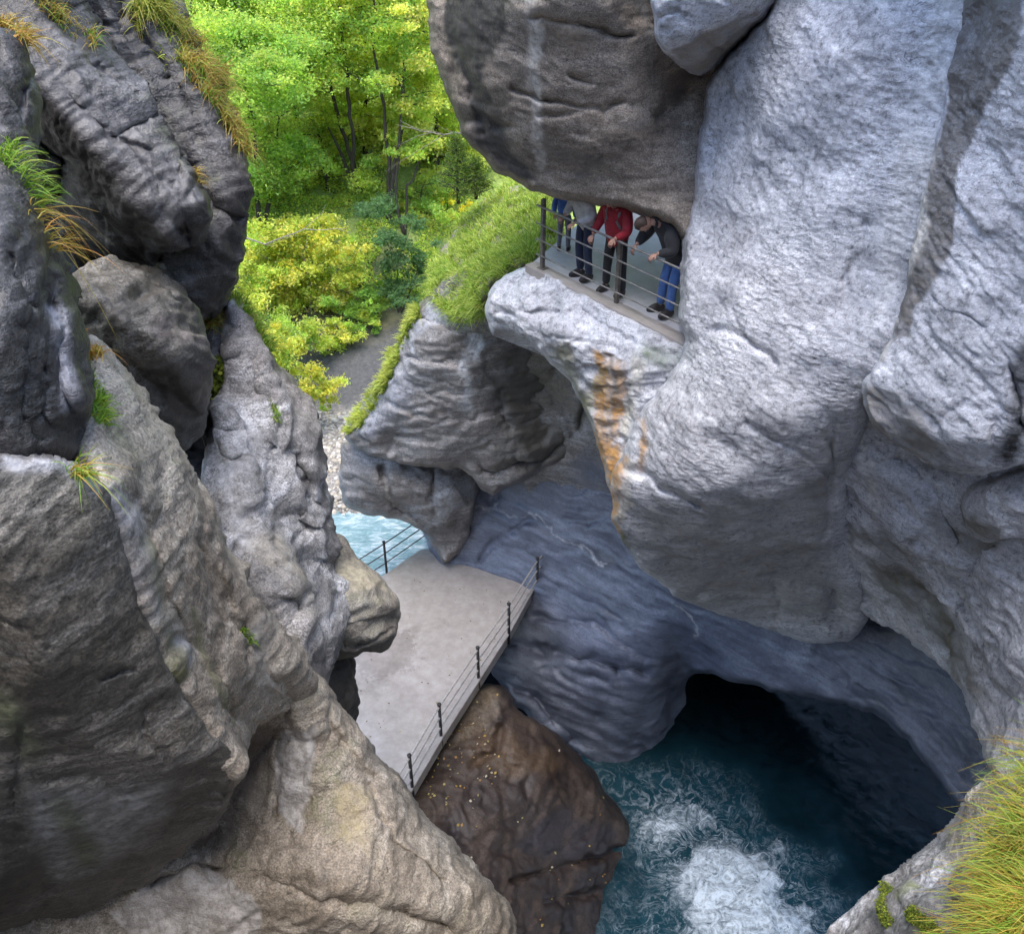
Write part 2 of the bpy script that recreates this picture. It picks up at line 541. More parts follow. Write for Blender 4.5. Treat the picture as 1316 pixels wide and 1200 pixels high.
M['right'] = rock_mat('pale_limestone', (0.24, 0.245, 0.265), (0.48, 0.49, 0.53), (0.68, 0.695, 0.75), bump=0.52, warm=0.25, pits=0.6, grain=0.4, wrinkle=0.28, bed=(0.4, -0.2, 0.9), stretch=0.45, speck=0.9, chip=0.35, rough=(0.6, 0.9))
M['over'] = rock_mat('brown_overhang_rock', (0.10, 0.083, 0.068), (0.21, 0.18, 0.15), (0.35, 0.31, 0.265), bump=0.45, bed=(0.1, -0.2, 1.0), stretch=0.3, blotch=0.65)
M['blue'] = rock_mat('polished_blue_grey_rock', (0.055, 0.062, 0.085), (0.108, 0.12, 0.16), (0.18, 0.195, 0.245), bump=0.3, warm=0.0, pits=0.3, grain=0.5, pale=0.2, bed=(0.35, -0.25, 1.0), stretch=0.12, rough=(0.3, 0.6), speck=0.3)
M['brown'] = rock_mat('brown_wet_rock', (0.016, 0.012, 0.013), (0.038, 0.028, 0.025), (0.085, 0.062, 0.048), bump=0.6, rough=(0.35, 0.7), blotch=0.6, bed=(0.5, 0.1, 0.8))
M['cave'] = rock_mat('cave_rock', (0.02, 0.022, 0.028), (0.05, 0.054, 0.068), (0.11, 0.115, 0.14), bump=0.5, bed=(0.2, -0.2, 1.0), rough=(0.3, 0.6))

# ------------------------------------------------------------------ levels (metres relative to the eye)
ZP, ZR, ZW = -16.4, -17.7, -20.5      # lower platform, river, plunge pool
ORANGE = (0.40, 0.215, 0.07); WHITE = (0.62, 0.6, 0.57); BLACK = (0.035, 0.033, 0.032); MOSS = (0.085, 0.09, 0.02); TAN = (0.34, 0.28, 0.2)
GREY = (0.28, 0.28, 0.29); DAMP = (0.11, 0.1, 0.095)

# ------------------------------------------------------------------ right side of the gorge
rock('rock_buttress',
     [(1010, -220, 9.3), (1000, 0, 10.2), (965, 40, 10.8), (935, 65, 11.2), (908, 105, 11.8), (897, 170, 12.1), (890, 240, 12.3), (882, 290, 12.4),
      (876, 340, 12.3), (872, 400, 12.3), (880, 440, 12.3), (866, 475, 12.5), (836, 510, 12.8), (815, 545, 13.1), (806, 580, 13.4), (788, 605, 13.7),
      (783, 645, 13.9), (795, 685, 14.3), (806, 715, 15.0), (845, 748, 16.8), (890, 778, 18.6), (960, 802, 19.6), (1040, 822, 19.5), (1090, 832, 18.8),
      (1120, 790, 17), (1110, 720, 15), (1090, 650, 13.4), (1090, 600, 12.3), (1120, 540, 11.2), (1115, 500, 10.6), (1220, 480, 10.0), (1262, 300, 9.2), (1275, -220, 8.1)],
     ctrl=[(960, 200, 11.0), (1050, 200, 10.2), (1150, 200, 9.5), (950, 350, 11.3), (1050, 350, 10.5), (930, 450, 11.6), (1000, 450, 11.0), (1080, 450, 10.45),
           (900, 540, 12.0), (1000, 540, 11.3), (1070, 530, 11.0), (880, 620, 12.6), (960, 620, 12.0), (1040, 590, 11.8), (1050, 640, 12.8), (880, 680, 13.9), (960, 680, 13.7),
           (1040, 700, 14.3), (900, 740, 15.8), (1000, 740, 16.0), (1060, 770, 16.8), (1050, 80, 9.6), (840, 600, 12.8), (840, 660, 13.6)],
     cracks=[([(915, 420), (960, 432), (1000, 465)], 4, 0.10), ([(800, 595), (850, 625), (905, 648)], 5, 0.16), ([(930, 170), (915, 215)], 6, 0.07),
             ([(1070, 540), (1068, 600), (1062, 680)], 6, 0.12), ([(935, 735), (985, 720), (1050, 745)], 6, 0.10), ([(960, 540), (1060, 600)], 4, 0.05),
             ([(900, 765), (930, 735), (975, 730), (1010, 760), (1000, 790)], 5, 0.10), ([(1000, 742), (1075, 748)], 10, 0.22), ([(1070, 760), (1085, 815)], 12, 0.25),
             ([(870, 690), (980, 672), (1060, 690)], 4, 0.06), ([(1110, 290), (1085, 380)], 5, 0.05)],
     stains_shading=[('poly', [(1200, -30), (1140, 200), (1110, 380), (1080, 500), (1110, 500), (1300, 0)], 30, (0.68, 0.67, 0.66), 0.55),
             ('line', [(793, 602), (790, 640), (796, 680)], 13, ORANGE, 0.85), ('line', [(826, 540), (820, 605)], 9, ORANGE, 0.6), ('line', [(806, 600), (806, 660)], 9, (0.5, 0.47, 0.4), 0.7),
             ('line', [(800, 690), (812, 715)], 10, MOSS, 0.8), ('poly', [(800, 640), (1000, 600), (1090, 640), (1110, 830), (880, 800), (800, 710)], 50, (0.29, 0.275, 0.26), 0.6),  # the large polygon paints the shade of the overhanging underside
             ('line', [(1110, 500), (1125, 560)], 8, WHITE, 0.7),
             ('poly', [(990, 600), (1040, 545), (1105, 520), (1100, 600), (1060, 690)], 24, (0.24, 0.225, 0.21), 0.7)],
     mat=M['right'], soft=14, roll=18, rolld=0.6, amp=0.14, freq=0.7, ridge_amp=0.03, facet=0.015, bed=(0.5, -0.2, 0.9), bedamp=0.012, fine=0.010, back=9.0, shrink=0.15, seed=1,
     label='tall pale limestone buttress bulging out to the right of the walkway', cat='rock face')

rock('rock_block',
     [(1245, -220, 8.0), (1238, 0, 8.65), (1215, 120, 8.95), (1185, 250, 9.25), (1160, 380, 9.6), (1140, 450, 9.85), (1110, 488, 10.1), (1105, 512, 10.2), (1120, 548, 10.3),
      (1160, 578, 10.4), (1210, 602, 10.2), (1255, 614, 10.0), (1290, 602, 9.7), (1330, 588, 9.4), (1540, 600, 8.5), (1540, -220, 6.5)],
     ctrl=[(1250, 250, 8.7), (1316, 200, 8.15), (1250, 450, 9.0), (1316, 450, 8.6), (1316, 50, 7.7), (1440, 200, 7.4), (1440, 450, 8.0)],
     ridges=[[(1122, 484, 9.95), (1165, 495, 9.6), (1205, 545, 9.35), (1238, 572, 9.25), (1300, 558, 8.95)]],
     cracks=[([(1205, 385), (1240, 400), (1270, 420)], 3, 0.05), ([(1300, 470), (1316, 560)], 6, 0.14), ([(1235, 520), (1205, 545)], 8, 0.06), ([(1285, 520), (1270, 600)], 4, 0.06)],
     stains_shading=[('poly', [(1232, -30), (1215, 130), (1190, 250), (1165, 360), (1148, 438), (1180, 438), (1215, 350), (1250, 220), (1300, 90), (1325, -30)], 6, (0.155, 0.142, 0.13), 1.15),
             ('line', [(1200, 200), (1165, 340), (1130, 450)], 16, (0.66, 0.62, 0.55), 0.9), ('line', [(1330, 440), (1310, 520), (1290, 585)], 18, BLACK, 0.8),
             ('poly', [(1110, 495), (1165, 500), (1205, 548), (1250, 600), (1180, 595), (1120, 560)], 10, (0.24, 0.225, 0.21), 0.7)],  # polygon puts the shade of the down-facing facet into the colour
     mat=M['right'], soft=9, roll=7, rolld=0.16, amp=0.10, freq=0.8, ridge_amp=0.04, bed=(0.5, -0.2, 0.9), bedamp=0.02, fine=0.013, back=6.0, seed=2,
     label='pale rock block at the upper right with a dark water streak down it', cat='rock face')

rock('rock_knob',
     [(1228, 645, 11.2), (1250, 615, 10.9), (1330, 600, 10.2), (1470, 600, 9.3), (1470, 720, 9.6), (1316, 690, 10.5), (1270, 698, 11.0), (1240, 682, 11.2)],
     ctrl=[(1280, 640, 10.3), (1316, 645, 10.0), (1260, 660, 10.6)], mat=M['right'], soft=12, roll=26, rolld=0.6, amp=0.10, freq=1.0, ridge_amp=0.05, back=2.0, seed=3,
     stains_shading=[('line', [(1230, 660), (1316, 700)], 20, (0.2, 0.19, 0.16), 0.9)],
     label='rounded knob of pale rock wedged under the upper right block', cat='rock face')

rock('rock_recess',
     [(1095, 470, 11.6), (1320, 540, 10.8), (1560, 560, 9.7), (1560, 1250, 6.5), (1330, 1040, 10.2), (1290, 990, 11.6), (1275, 1000, 12.2), (1262, 960, 13), (1245, 905, 14.2),
      (1215, 858, 15.7), (1160, 812, 17), (1110, 790, 17.5), (1082, 760, 17), (1070, 700, 15.8), (1066, 640, 14.2), (1066, 600, 13.2), (1082, 550, 12.4)],
     ctrl=[(1130, 600, 12.3), (1200, 650, 12.0), (1290, 640, 11.2), (1120, 690, 13.8), (1190, 730, 13.4), (1250, 750, 12.7), (1300, 790, 11.9), (1275, 880, 12.9), (1310, 900, 11.9), (1170, 780, 15.3), (1230, 820, 14)],
     ridges=[[(1108, 530, 11.7), (1130, 600, 12.0), (1155, 680, 13.0)]],
     cracks=[([(1140, 720), (1190, 750), (1230, 790), (1255, 850), (1262, 900)], 8, 0.16), ([(1180, 700), (1240, 730), (1290, 700)], 7, 0.14), ([(1150, 580), (1200, 620), (1240, 690)], 6, 0.14),
             ([(1070, 690), (1100, 730)], 6, 0.14), ([(1260, 720), (1240, 800)], 6, 0.1), ([(1160, 640), (1230, 700)], 5, 0.08), ([(1100, 640), (1180, 690)], 4, 0.06)],
     stains_shading=[('line', [(1106, 530), (1118, 580), (1135, 640)], 6, WHITE, 0.7), ('line', [(1140, 725), (1200, 770), (1260, 880)], 22, (0.13, 0.12, 0.085), 0.85),
             ('line', [(1210, 660), (1260, 690), (1316, 680)], 20, (0.12, 0.115, 0.08), 0.7), ('line', [(1085, 660), (1130, 690), (1180, 720)], 16, (0.15, 0.14, 0.115), 0.6)],
     mat=M['right'], soft=12, roll=16, rolld=0.6, amp=0.14, freq=0.8, ridge_amp=0.07, bed=(0.6, -0.1, 0.8), bedamp=0.04, fine=0.014, back=9.0, shrink=0.15, seed=4, strata=[((1090, 640, 13), (1270, 860, 13), 1.5, 0.12)], facet=0.02,
     label='hollowed grey rock wall falling away below the upper right block', cat='rock face')

rock('rock_ledge',
     [(626, 385, 15.2), (640, 358, 15.4), (670, 345, 15.2), (694, 345, 14.5), (740, 370, 14.1), (795, 398, 13.6), (850, 426, 13.1), (905, 455, 12.7), (905, 540, 13.4), (850, 620, 14.0),
      (815, 670, 14.6), (797, 672, 14.7), (783, 630, 14.6), (774, 585, 14.5), (757, 535, 14.5), (735, 495, 14.6), (700, 458, 14.8), (665, 430, 15.1), (640, 428, 15.4), (632, 440, 15.8), (627, 415, 15.4)],
     ctrl=[(690, 395, 14.3), (730, 415, 13.9), (760, 430, 13.7), (820, 455, 13.2), (790, 500, 13.8), (825, 520, 13.5), (795, 560, 14.05), (800, 620, 14.2), (660, 385, 14.7), (745, 460, 14.0)],
     ridges=[[(640, 405, 15.0), (690, 425, 14.2), (745, 450, 13.85), (800, 470, 13.4), (860, 475, 13.1)]],
     cracks=[([(640, 395), (690, 405), (720, 400)], 5, 0.10), ([(660, 370), (675, 350)], 4, 0.08), ([(700, 430), (760, 440)], 4, 0.06), ([(750, 400), (790, 430), (850, 450)], 4, 0.05)],
     stains_shading=[('poly', [(755, 450), (800, 455), (800, 560), (778, 590), (760, 520)], 14, (0.27, 0.19, 0.10), 0.6), ('line', [(770, 452), (775, 540), (782, 610)], 12, ORANGE, 1.05), ('line', [(786, 450), (787, 520)], 6, (0.16, 0.1, 0.05), 0.7),
             ('line', [(818, 466), (810, 560), (800, 640)], 14, (0.55, 0.53, 0.48), 0.9), ('line', [(796, 470), (792, 560)], 8, ORANGE, 0.85), ('line', [(788, 580), (790, 650)], 12, ORANGE, 1.05), ('line', [(806, 500), (800, 600)], 6, (0.5, 0.46, 0.38), 0.8),
             ('line', [(840, 455), (872, 465)], 24, (0.13, 0.16, 0.11), 0.7), ('line', [(725, 448), (745, 500), (762, 555)], 15, (0.2, 0.19, 0.11), 0.7), ('line', [(770, 470), (760, 520)], 10, (0.24, 0.22, 0.1), 0.5)],
     mat=M['right'], soft=8, roll=10, rolld=0.4, amp=0.08, freq=1.1, ridge_amp=0.05, ridge_freq=1.8, bed=(0.2, 0.5, 0.8), bedamp=0.03, fine=0.014, back=2.6, seed=5, step=2.0,
     label='pale rock ledge with orange stained edge carrying the upper walkway', cat='rock face')

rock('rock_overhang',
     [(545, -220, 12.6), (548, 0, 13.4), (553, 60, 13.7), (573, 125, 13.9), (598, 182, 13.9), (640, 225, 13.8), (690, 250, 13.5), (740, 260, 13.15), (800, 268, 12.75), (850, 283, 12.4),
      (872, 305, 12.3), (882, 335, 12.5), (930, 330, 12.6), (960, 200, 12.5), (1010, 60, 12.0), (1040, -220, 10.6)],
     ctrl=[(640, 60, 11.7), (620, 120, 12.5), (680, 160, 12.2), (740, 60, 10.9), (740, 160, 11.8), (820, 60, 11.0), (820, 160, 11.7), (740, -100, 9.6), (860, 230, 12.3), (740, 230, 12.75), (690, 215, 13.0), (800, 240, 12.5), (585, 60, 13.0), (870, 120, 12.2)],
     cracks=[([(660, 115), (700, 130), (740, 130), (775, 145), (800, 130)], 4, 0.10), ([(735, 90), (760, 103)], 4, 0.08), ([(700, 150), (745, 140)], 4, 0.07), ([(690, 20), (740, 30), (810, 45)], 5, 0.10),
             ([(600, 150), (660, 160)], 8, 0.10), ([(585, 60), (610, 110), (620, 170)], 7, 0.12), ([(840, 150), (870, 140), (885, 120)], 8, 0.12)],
     stains_shading=[('poly', [(575, -60), (660, -60), (655, 40), (640, 100), (660, 180), (700, 240), (640, 230), (600, 180), (600, 100), (570, 40)], 14, (0.04, 0.036, 0.033), 1.25),
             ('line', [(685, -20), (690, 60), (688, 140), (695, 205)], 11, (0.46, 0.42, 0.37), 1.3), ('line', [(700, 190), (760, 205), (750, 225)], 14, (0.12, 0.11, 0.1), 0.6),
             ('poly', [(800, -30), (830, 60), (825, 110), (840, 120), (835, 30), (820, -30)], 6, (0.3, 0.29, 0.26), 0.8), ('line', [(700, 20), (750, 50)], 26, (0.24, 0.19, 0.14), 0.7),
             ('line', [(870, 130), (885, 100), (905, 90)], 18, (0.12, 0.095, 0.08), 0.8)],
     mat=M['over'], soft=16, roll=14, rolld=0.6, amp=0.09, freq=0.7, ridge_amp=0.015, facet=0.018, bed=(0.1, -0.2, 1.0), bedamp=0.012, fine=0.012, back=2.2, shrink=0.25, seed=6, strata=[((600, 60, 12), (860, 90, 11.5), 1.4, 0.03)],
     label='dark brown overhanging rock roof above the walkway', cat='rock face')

rock('rock_wedge',
     [(830, -160, 9.4), (838, 0, 9.9), (840, 30, 10.0), (848, 66, 10.3), (870, 80, 10.9), (888, 97, 11.4), (915, 88, 11.4), (960, 42, 11.0), (1004, 2, 10.4), (1040, -160, 9.2)],
     ctrl=[(870, 0, 9.6), (940, -10, 9.5)],
     ridges=[[(848, 62, 10.2), (880, 45, 9.95), (920, 20, 9.75), (965, 5, 9.85), (1000, -20, 9.9)]],
     cracks=[([(850, 20), (875, 10)], 6, 0.06), ([(900, 40), (930, 60)], 4, 0.05)],
     stains_shading=[('poly', [(850, 66), (920, 28), (1000, -5), (960, 45), (915, 90), (885, 98)], 8, (0.2, 0.17, 0.13), 0.8)],  # shade of the boulder's underside, painted below the ridge
     mat=M['right'], soft=6, roll=8, rolld=0.3, amp=0.06, freq=1.2, ridge_amp=0.04, back=2.2, seed=7, kind='thing',
     label='angular pale boulder jutting in at the top edge above the walkway roof', cat='boulder')

# ------------------------------------------------------------------ middle
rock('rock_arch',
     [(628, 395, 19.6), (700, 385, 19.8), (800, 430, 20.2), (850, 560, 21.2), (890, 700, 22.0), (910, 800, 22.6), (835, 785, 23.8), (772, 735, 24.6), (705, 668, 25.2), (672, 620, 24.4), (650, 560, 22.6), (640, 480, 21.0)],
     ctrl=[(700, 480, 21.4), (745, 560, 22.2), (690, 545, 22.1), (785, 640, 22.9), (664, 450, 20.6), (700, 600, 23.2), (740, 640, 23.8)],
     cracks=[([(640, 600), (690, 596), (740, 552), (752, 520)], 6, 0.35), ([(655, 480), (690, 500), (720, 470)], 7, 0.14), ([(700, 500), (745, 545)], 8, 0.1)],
     stains_shading=[('poly', [(650, 435), (700, 450), (760, 520), (770, 560), (720, 530), (690, 540), (660, 500)], 14, (0.17, 0.15, 0.115), 0.8),
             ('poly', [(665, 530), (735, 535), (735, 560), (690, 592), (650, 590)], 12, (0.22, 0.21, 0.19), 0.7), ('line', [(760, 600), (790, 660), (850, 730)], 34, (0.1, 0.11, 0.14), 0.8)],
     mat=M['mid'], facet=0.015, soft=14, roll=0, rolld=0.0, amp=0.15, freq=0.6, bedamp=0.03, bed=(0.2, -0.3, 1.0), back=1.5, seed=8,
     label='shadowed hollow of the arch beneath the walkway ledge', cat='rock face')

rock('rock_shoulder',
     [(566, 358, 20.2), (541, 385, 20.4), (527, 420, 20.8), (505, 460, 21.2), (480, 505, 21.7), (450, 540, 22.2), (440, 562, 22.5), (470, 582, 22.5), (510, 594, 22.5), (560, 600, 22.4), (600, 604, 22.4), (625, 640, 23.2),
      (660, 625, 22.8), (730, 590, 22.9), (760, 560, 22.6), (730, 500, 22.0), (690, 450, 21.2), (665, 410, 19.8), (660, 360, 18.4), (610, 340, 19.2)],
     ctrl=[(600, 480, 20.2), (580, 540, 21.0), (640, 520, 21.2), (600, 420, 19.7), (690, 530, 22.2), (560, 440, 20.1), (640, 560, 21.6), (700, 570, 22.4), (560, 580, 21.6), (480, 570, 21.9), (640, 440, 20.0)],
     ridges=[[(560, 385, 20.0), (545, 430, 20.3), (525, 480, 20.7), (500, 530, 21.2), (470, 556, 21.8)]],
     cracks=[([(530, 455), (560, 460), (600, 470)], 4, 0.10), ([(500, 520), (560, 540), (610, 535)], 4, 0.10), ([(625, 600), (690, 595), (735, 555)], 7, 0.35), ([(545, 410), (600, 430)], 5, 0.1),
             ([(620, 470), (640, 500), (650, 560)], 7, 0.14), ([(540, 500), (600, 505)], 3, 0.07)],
     stains_shading=[('line', [(608, 435), (605, 470), (598, 520)], 10, (0.4, 0.39, 0.39), 1.0), ('poly', [(545, 385), (580, 400), (540, 460), (520, 450)], 10, (0.36, 0.36, 0.38), 0.6),
             ('poly', [(640, 540), (720, 535), (735, 560), (690, 590), (620, 600)], 14, (0.24, 0.225, 0.2), 0.6), ('poly', [(620, 470), (690, 470), (700, 530), (640, 540)], 14, (0.075, 0.07, 0.06), 0.8), ('poly', [(640, 430), (700, 450), (770, 530), (780, 610), (700, 610), (655, 570), (632, 500)], 12, (0.09, 0.08, 0.065), 0.75),  # the dark polygons paint the shade of the hollow under the ledge
             ('line', [(520, 480), (480, 545)], 22, (0.36, 0.36, 0.4), 0.55)],  # pale line paints the sky brightness on the wet left edge
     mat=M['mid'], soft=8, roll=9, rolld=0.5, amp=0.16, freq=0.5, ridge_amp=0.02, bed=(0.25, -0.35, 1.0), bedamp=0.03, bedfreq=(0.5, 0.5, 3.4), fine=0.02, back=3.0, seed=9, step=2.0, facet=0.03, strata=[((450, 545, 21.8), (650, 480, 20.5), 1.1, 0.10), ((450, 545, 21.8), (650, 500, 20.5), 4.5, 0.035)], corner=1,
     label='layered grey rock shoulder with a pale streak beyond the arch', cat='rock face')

rock('rock_foot',
     [(437, 560, 23.2), (434, 600, 23.3), (440, 640, 23.6), (455, 660, 23.9), (505, 664, 24.2), (538, 678, 24.5), (556, 702, 24.9), (575, 730, 25.3), (602, 700, 25.2), (612, 645, 24.9), (622, 605, 24.4), (600, 580, 23.6), (520, 570, 23.3)],
     ctrl=[(480, 615, 22.6), (540, 625, 22.9), (585, 625, 23.2), (560, 660, 23.6), (600, 640, 24.0), (500, 645, 23.2)],
     cracks=[([(492, 600), (500, 640), (545, 675)], 5, 0.2), ([(470, 640), (520, 650)], 4, 0.1), ([(560, 610), (555, 670)], 4, 0.12)],
     stains_shading=[('line', [(494, 610), (505, 650), (540, 675)], 5, (0.3, 0.28, 0.25), 0.7), ('poly', [(565, 610), (610, 605), (605, 640), (565, 680), (555, 650)], 8, (0.25, 0.25, 0.255), 0.7)],
     mat=M['mid'], soft=10, roll=10, rolld=0.5, amp=0.14, freq=0.7, ridge_amp=0.02, bedamp=0.05, back=2.0, seed=10, step=2.0, strata=[((440, 640, 23.4), (600, 640, 23.6), 1.3, 0.14)], facet=0.03, corner=1,
     label='rounded dark rock foot overhanging the river beside the platform', cat='rock face')

rock('rock_channel_wall',
     [(545, 600, 25.2), (546, 690, 25.6), (565, 730, 25.9), (590, 800, 26.2), (640, 880, 25.3), (660, 905, 25.2), (700, 942, 25.2), (750, 978, 25.2), (800, 1000, 25.3), (850, 1000, 26.0), (880, 988, 27.4), (890, 930, 28.2), (882, 888, 27.2), (890, 864, 24.0),
      (930, 868, 22.2), (1000, 893, 21.3), (1060, 897, 20.6), (1110, 912, 19.8), (1160, 945, 18.8), (1205, 1000, 18), (1222, 1030, 17.8), (1290, 1060, 16.8), (1380, 900, 15.5), (1220, 760, 18.6), (1080, 740, 20), (1000, 700, 20.5),
      (860, 640, 21.8), (780, 580, 22.8), (700, 560, 23.8), (620, 570, 24.8)],
     ctrl=[(700, 680, 24.3), (640, 680, 25), (780, 700, 23.2), (780, 780, 23.5), (860, 790, 22.5), (950, 825, 21.4), (1050, 850, 20.4), (1150, 880, 19.1), (1200, 920, 18.3), (620, 725, 25.6), (700, 800, 24.8), (660, 850, 25.0),
           (740, 850, 23.9), (800, 830, 23.3), (760, 900, 24.1), (815, 910, 24.1), (700, 900, 24.7), (800, 960, 24.8), (845, 920, 25.0), (840, 970, 25.6), (850, 866, 23.3), (868, 900, 26.2)],
     cracks=[([(560, 640), (600, 600), (640, 610)], 6, 0.2), ([(640, 830), (700, 835), (760, 850), (840, 862)], 8, 0.30), ([(640, 870), (690, 895), (740, 950)], 9, 0.35), ([(690, 790), (770, 805), (830, 840)], 4, 0.12),
             ([(620, 720), (640, 690), (680, 670)], 5, 0.15), ([(575, 725), (590, 690), (640, 640)], 5, 0.15), ([(700, 860), (780, 875)], 5, 0.14), ([(640, 700), (690, 700)], 4, 0.08), ([(860, 800), (900, 830)], 5, 0.07), ([(700, 745), (800, 790)], 3, 0.07)],
     stains_shading=[('line', [(560, 655), (640, 650), (700, 672), (780, 728)], 2.6, (0.3, 0.3, 0.32), 0.9), ('line', [(870, 775), (895, 818)], 3.5, (0.34, 0.34, 0.35), 0.9), ('line', [(1040, 800), (1020, 850)], 16, (0.24, 0.26, 0.32), 0.6)],
     mat=M['blue'], soft=12, roll=10, rolld=0.7, amp=0.18, freq=0.35, ridge_amp=0.015, ridge_freq=0.6, bed=(0.45, -0.1, 1.0), bedamp=0.03, bedfreq=(0.35, 0.35, 2.4), fine=0.014, back=5.5, shrink=0.0, seed=11, cap=False, facet=0.008, strata=[((600, 690, 25.0), (950, 850, 21.5), 2.6, 0.045), ((620, 760, 25.2), (860, 850, 22.8), 0.8, 0.09)],
     label='smooth blue grey channel wall polished by the water behind the platform', cat='rock face')

rock('rock_cavern',
     [(740, 900, 29.5), (770, 740, 30), (1000, 740, 30), (1360, 800, 26), (1480, 1050, 22.0), (1500, 1350, 20), (1300, 1350, 22.5), (1180, 1180, 25.4), (1050, 1080, 28.0), (900, 1040, 29), (750, 1040, 28.5)],
     ctrl=[(900, 880, 29.5), (1000, 900, 29), (1100, 930, 28), (1200, 990, 26), (1290, 1060, 24.2)],
     mat=M['cave'], soft=14, roll=10, rolld=0.4, amp=0.3, freq=0.5, ridge_amp=0.1, bedamp=0.06, back=2.0, shrink=0.05, seed=12, step=3.0, cap=False,
     label='dark cavern wall undercut behind the plunge pool', cat='rock face')

rock('rock_pool_bank',
     [(490, 1010, 20.6), (560, 950, 21.6), (598, 885, 22.6), (632, 872, 22.9), (655, 886, 22.8), (662, 912, 22.5), (700, 930, 22.9), (745, 968, 23.6), (790, 1030, 23.5), (812, 1060, 23.3), (818, 1110, 22.8), (802, 1150, 22.3), (815, 1210, 21.5),
      (820, 1330, 20.2), (600, 1360, 16.3), (470, 1100, 18.5)],
     ctrl=[(620, 920, 21.9), (650, 950, 21.5), (580, 1000, 20.6), (600, 1080, 19.6), (700, 1010, 21.3), (760, 1060, 22.0), (690, 1100, 20.6), (770, 1120, 21.7), (650, 1180, 18.9), (760, 1190, 20.8), (640, 890, 22.3)],
     ridges=[[(645, 925, 21.6), (690, 945, 22.0), (740, 985, 22.7), (785, 1045, 22.7)]],
     cracks=[([(655, 1130), (720, 1118), (800, 1090)], 5, 0.25), ([(650, 925), (640, 960), (600, 990)], 6, 0.2), ([(700, 1160), (790, 1140)], 5, 0.12)],
     stains_shading=[('poly', [(600, 940), (650, 930), (720, 960), (740, 1000), (660, 1010), (590, 1000)], 22, (0.11, 0.07, 0.04), 0.6), ('poly', [(600, 885), (650, 880), (655, 930), (600, 950), (560, 990)], 12, (0.16, 0.125, 0.09), 0.7),
             ('poly', [(700, 1030), (800, 1060), (810, 1110), (700, 1110), (640, 1080)], 20, (0.035, 0.03, 0.035), 0.8)],
     mat=M['brown'], soft=5, roll=12, rolld=0.7, amp=0.1, freq=0.6, ridge_amp=0.02, bedamp=0.04, fine=0.02, back=1.2, shrink=0.1, seed=13, facet=0.05, facet_freq=0.9,
     label='dark brown wet rock bank between the platform and the plunge pool', cat='rock bank')

# ------------------------------------------------------------------ left side
rock('rock_slab_far',
     [(100, -200, 9.2), (215, -200, 9.6), (228, 0, 9.9), (262, 70, 9.9), (290, 130, 9.8), (310, 175, 9.7), (319, 225, 9.7), (312, 270, 9.75), (318, 318, 9.8), (300, 360, 9.9), (285, 395, 10.0), (255, 420, 9.8), (215, 380, 9.3), (150, 200, 8.9), (60, 0, 8.6)],
     ctrl=[(180, 60, 9.0), (230, 130, 9.1), (270, 200, 9.2), (290, 290, 9.3), (270, 330, 9.5)],
     ridges=[[(140, -60, 8.8), (200, 40, 9.0), (255, 120, 9.15), (295, 190, 9.3), (300, 240, 9.35)]],
     cracks=[([(160, 20), (210, 90), (250, 150)], 6, 0.1), ([(240, 200), (275, 265)], 7, 0.12), ([(270, 270), (300, 280)], 5, 0.12)],
     mat=M['slab'], soft=3, roll=5, rolld=0.2, amp=0.05, freq=1.0, ridge_amp=0.012, bed=(-0.75, 0.2, 0.6), bedamp=0.04, fine=0.018, back=2.5, seed=14, facet=0.025, facet_freq=2.6, strata=[((150, 0, 9.0), (310, 220, 9.3), 1.6, 0.10), ((150, 0, 9.0), (310, 240, 9.3), 6.0, 0.03)], corner=1, ragged=1.5,
     label='outermost dark rock slab at the upper left with tufts along its rim', cat='rock slab')

rock('rock_slab_near',
     [(-200, -200, 6.8), (60, -200, 7.9), (90, -20, 8.3), (150, 65, 8.4), (200, 140, 8.45), (240, 210, 8.5), (268, 255, 8.5), (272, 290, 8.55), (255, 308, 8.75), (215, 318, 9.2), (195, 345, 9.9), (140, 345, 10.0), (95, 290, 9.8), (50, 240, 9.4), (25, 170, 8.8), (-30, 60, 7.6), (-200, 40, 6.9)],
     ctrl=[(60, 30, 7.7), (120, 110, 7.8), (180, 200, 7.95), (230, 265, 8.15), (20, 40, 7.6), (130, 260, 8.5)],
     ridges=[[(25, 75, 7.5), (70, 130, 7.6), (120, 190, 7.75), (170, 260, 7.95), (212, 298, 8.2)], [(60, -60, 7.8), (150, 65, 8.2), (200, 140, 8.25), (240, 210, 8.3), (262, 258, 8.35)]],
     cracks=[([(90, 130), (140, 180), (190, 200)], 5, 0.07), ([(45, 170), (85, 200), (85, 250)], 12, 0.4), ([(120, 90), (170, 130)], 4, 0.05), ([(160, 190), (220, 240)], 4, 0.05)],
     stains_shading=[('poly', [(60, 20), (200, 150), (260, 260), (215, 300), (120, 190), (30, 80)], 14, (0.18, 0.17, 0.165), 0.5)],
     mat=M['slab'], soft=2, roll=4, rolld=0.14, amp=0.04, freq=1.2, ridge_amp=0.01, facet=0.02, facet_freq=2.6, bed=(-0.75, 0.2, 0.6), bedamp=0.035, fine=0.016, back=2.2, seed=15, strata=[((40, 40, 7.7), (240, 270, 8.2), 1.3, 0.07), ((40, 40, 7.7), (240, 270, 8.2), 6.5, 0.025)], corner=1, ragged=1.5,
     label='large tilted dark slab in front of the tufted rim at the upper left', cat='rock slab')

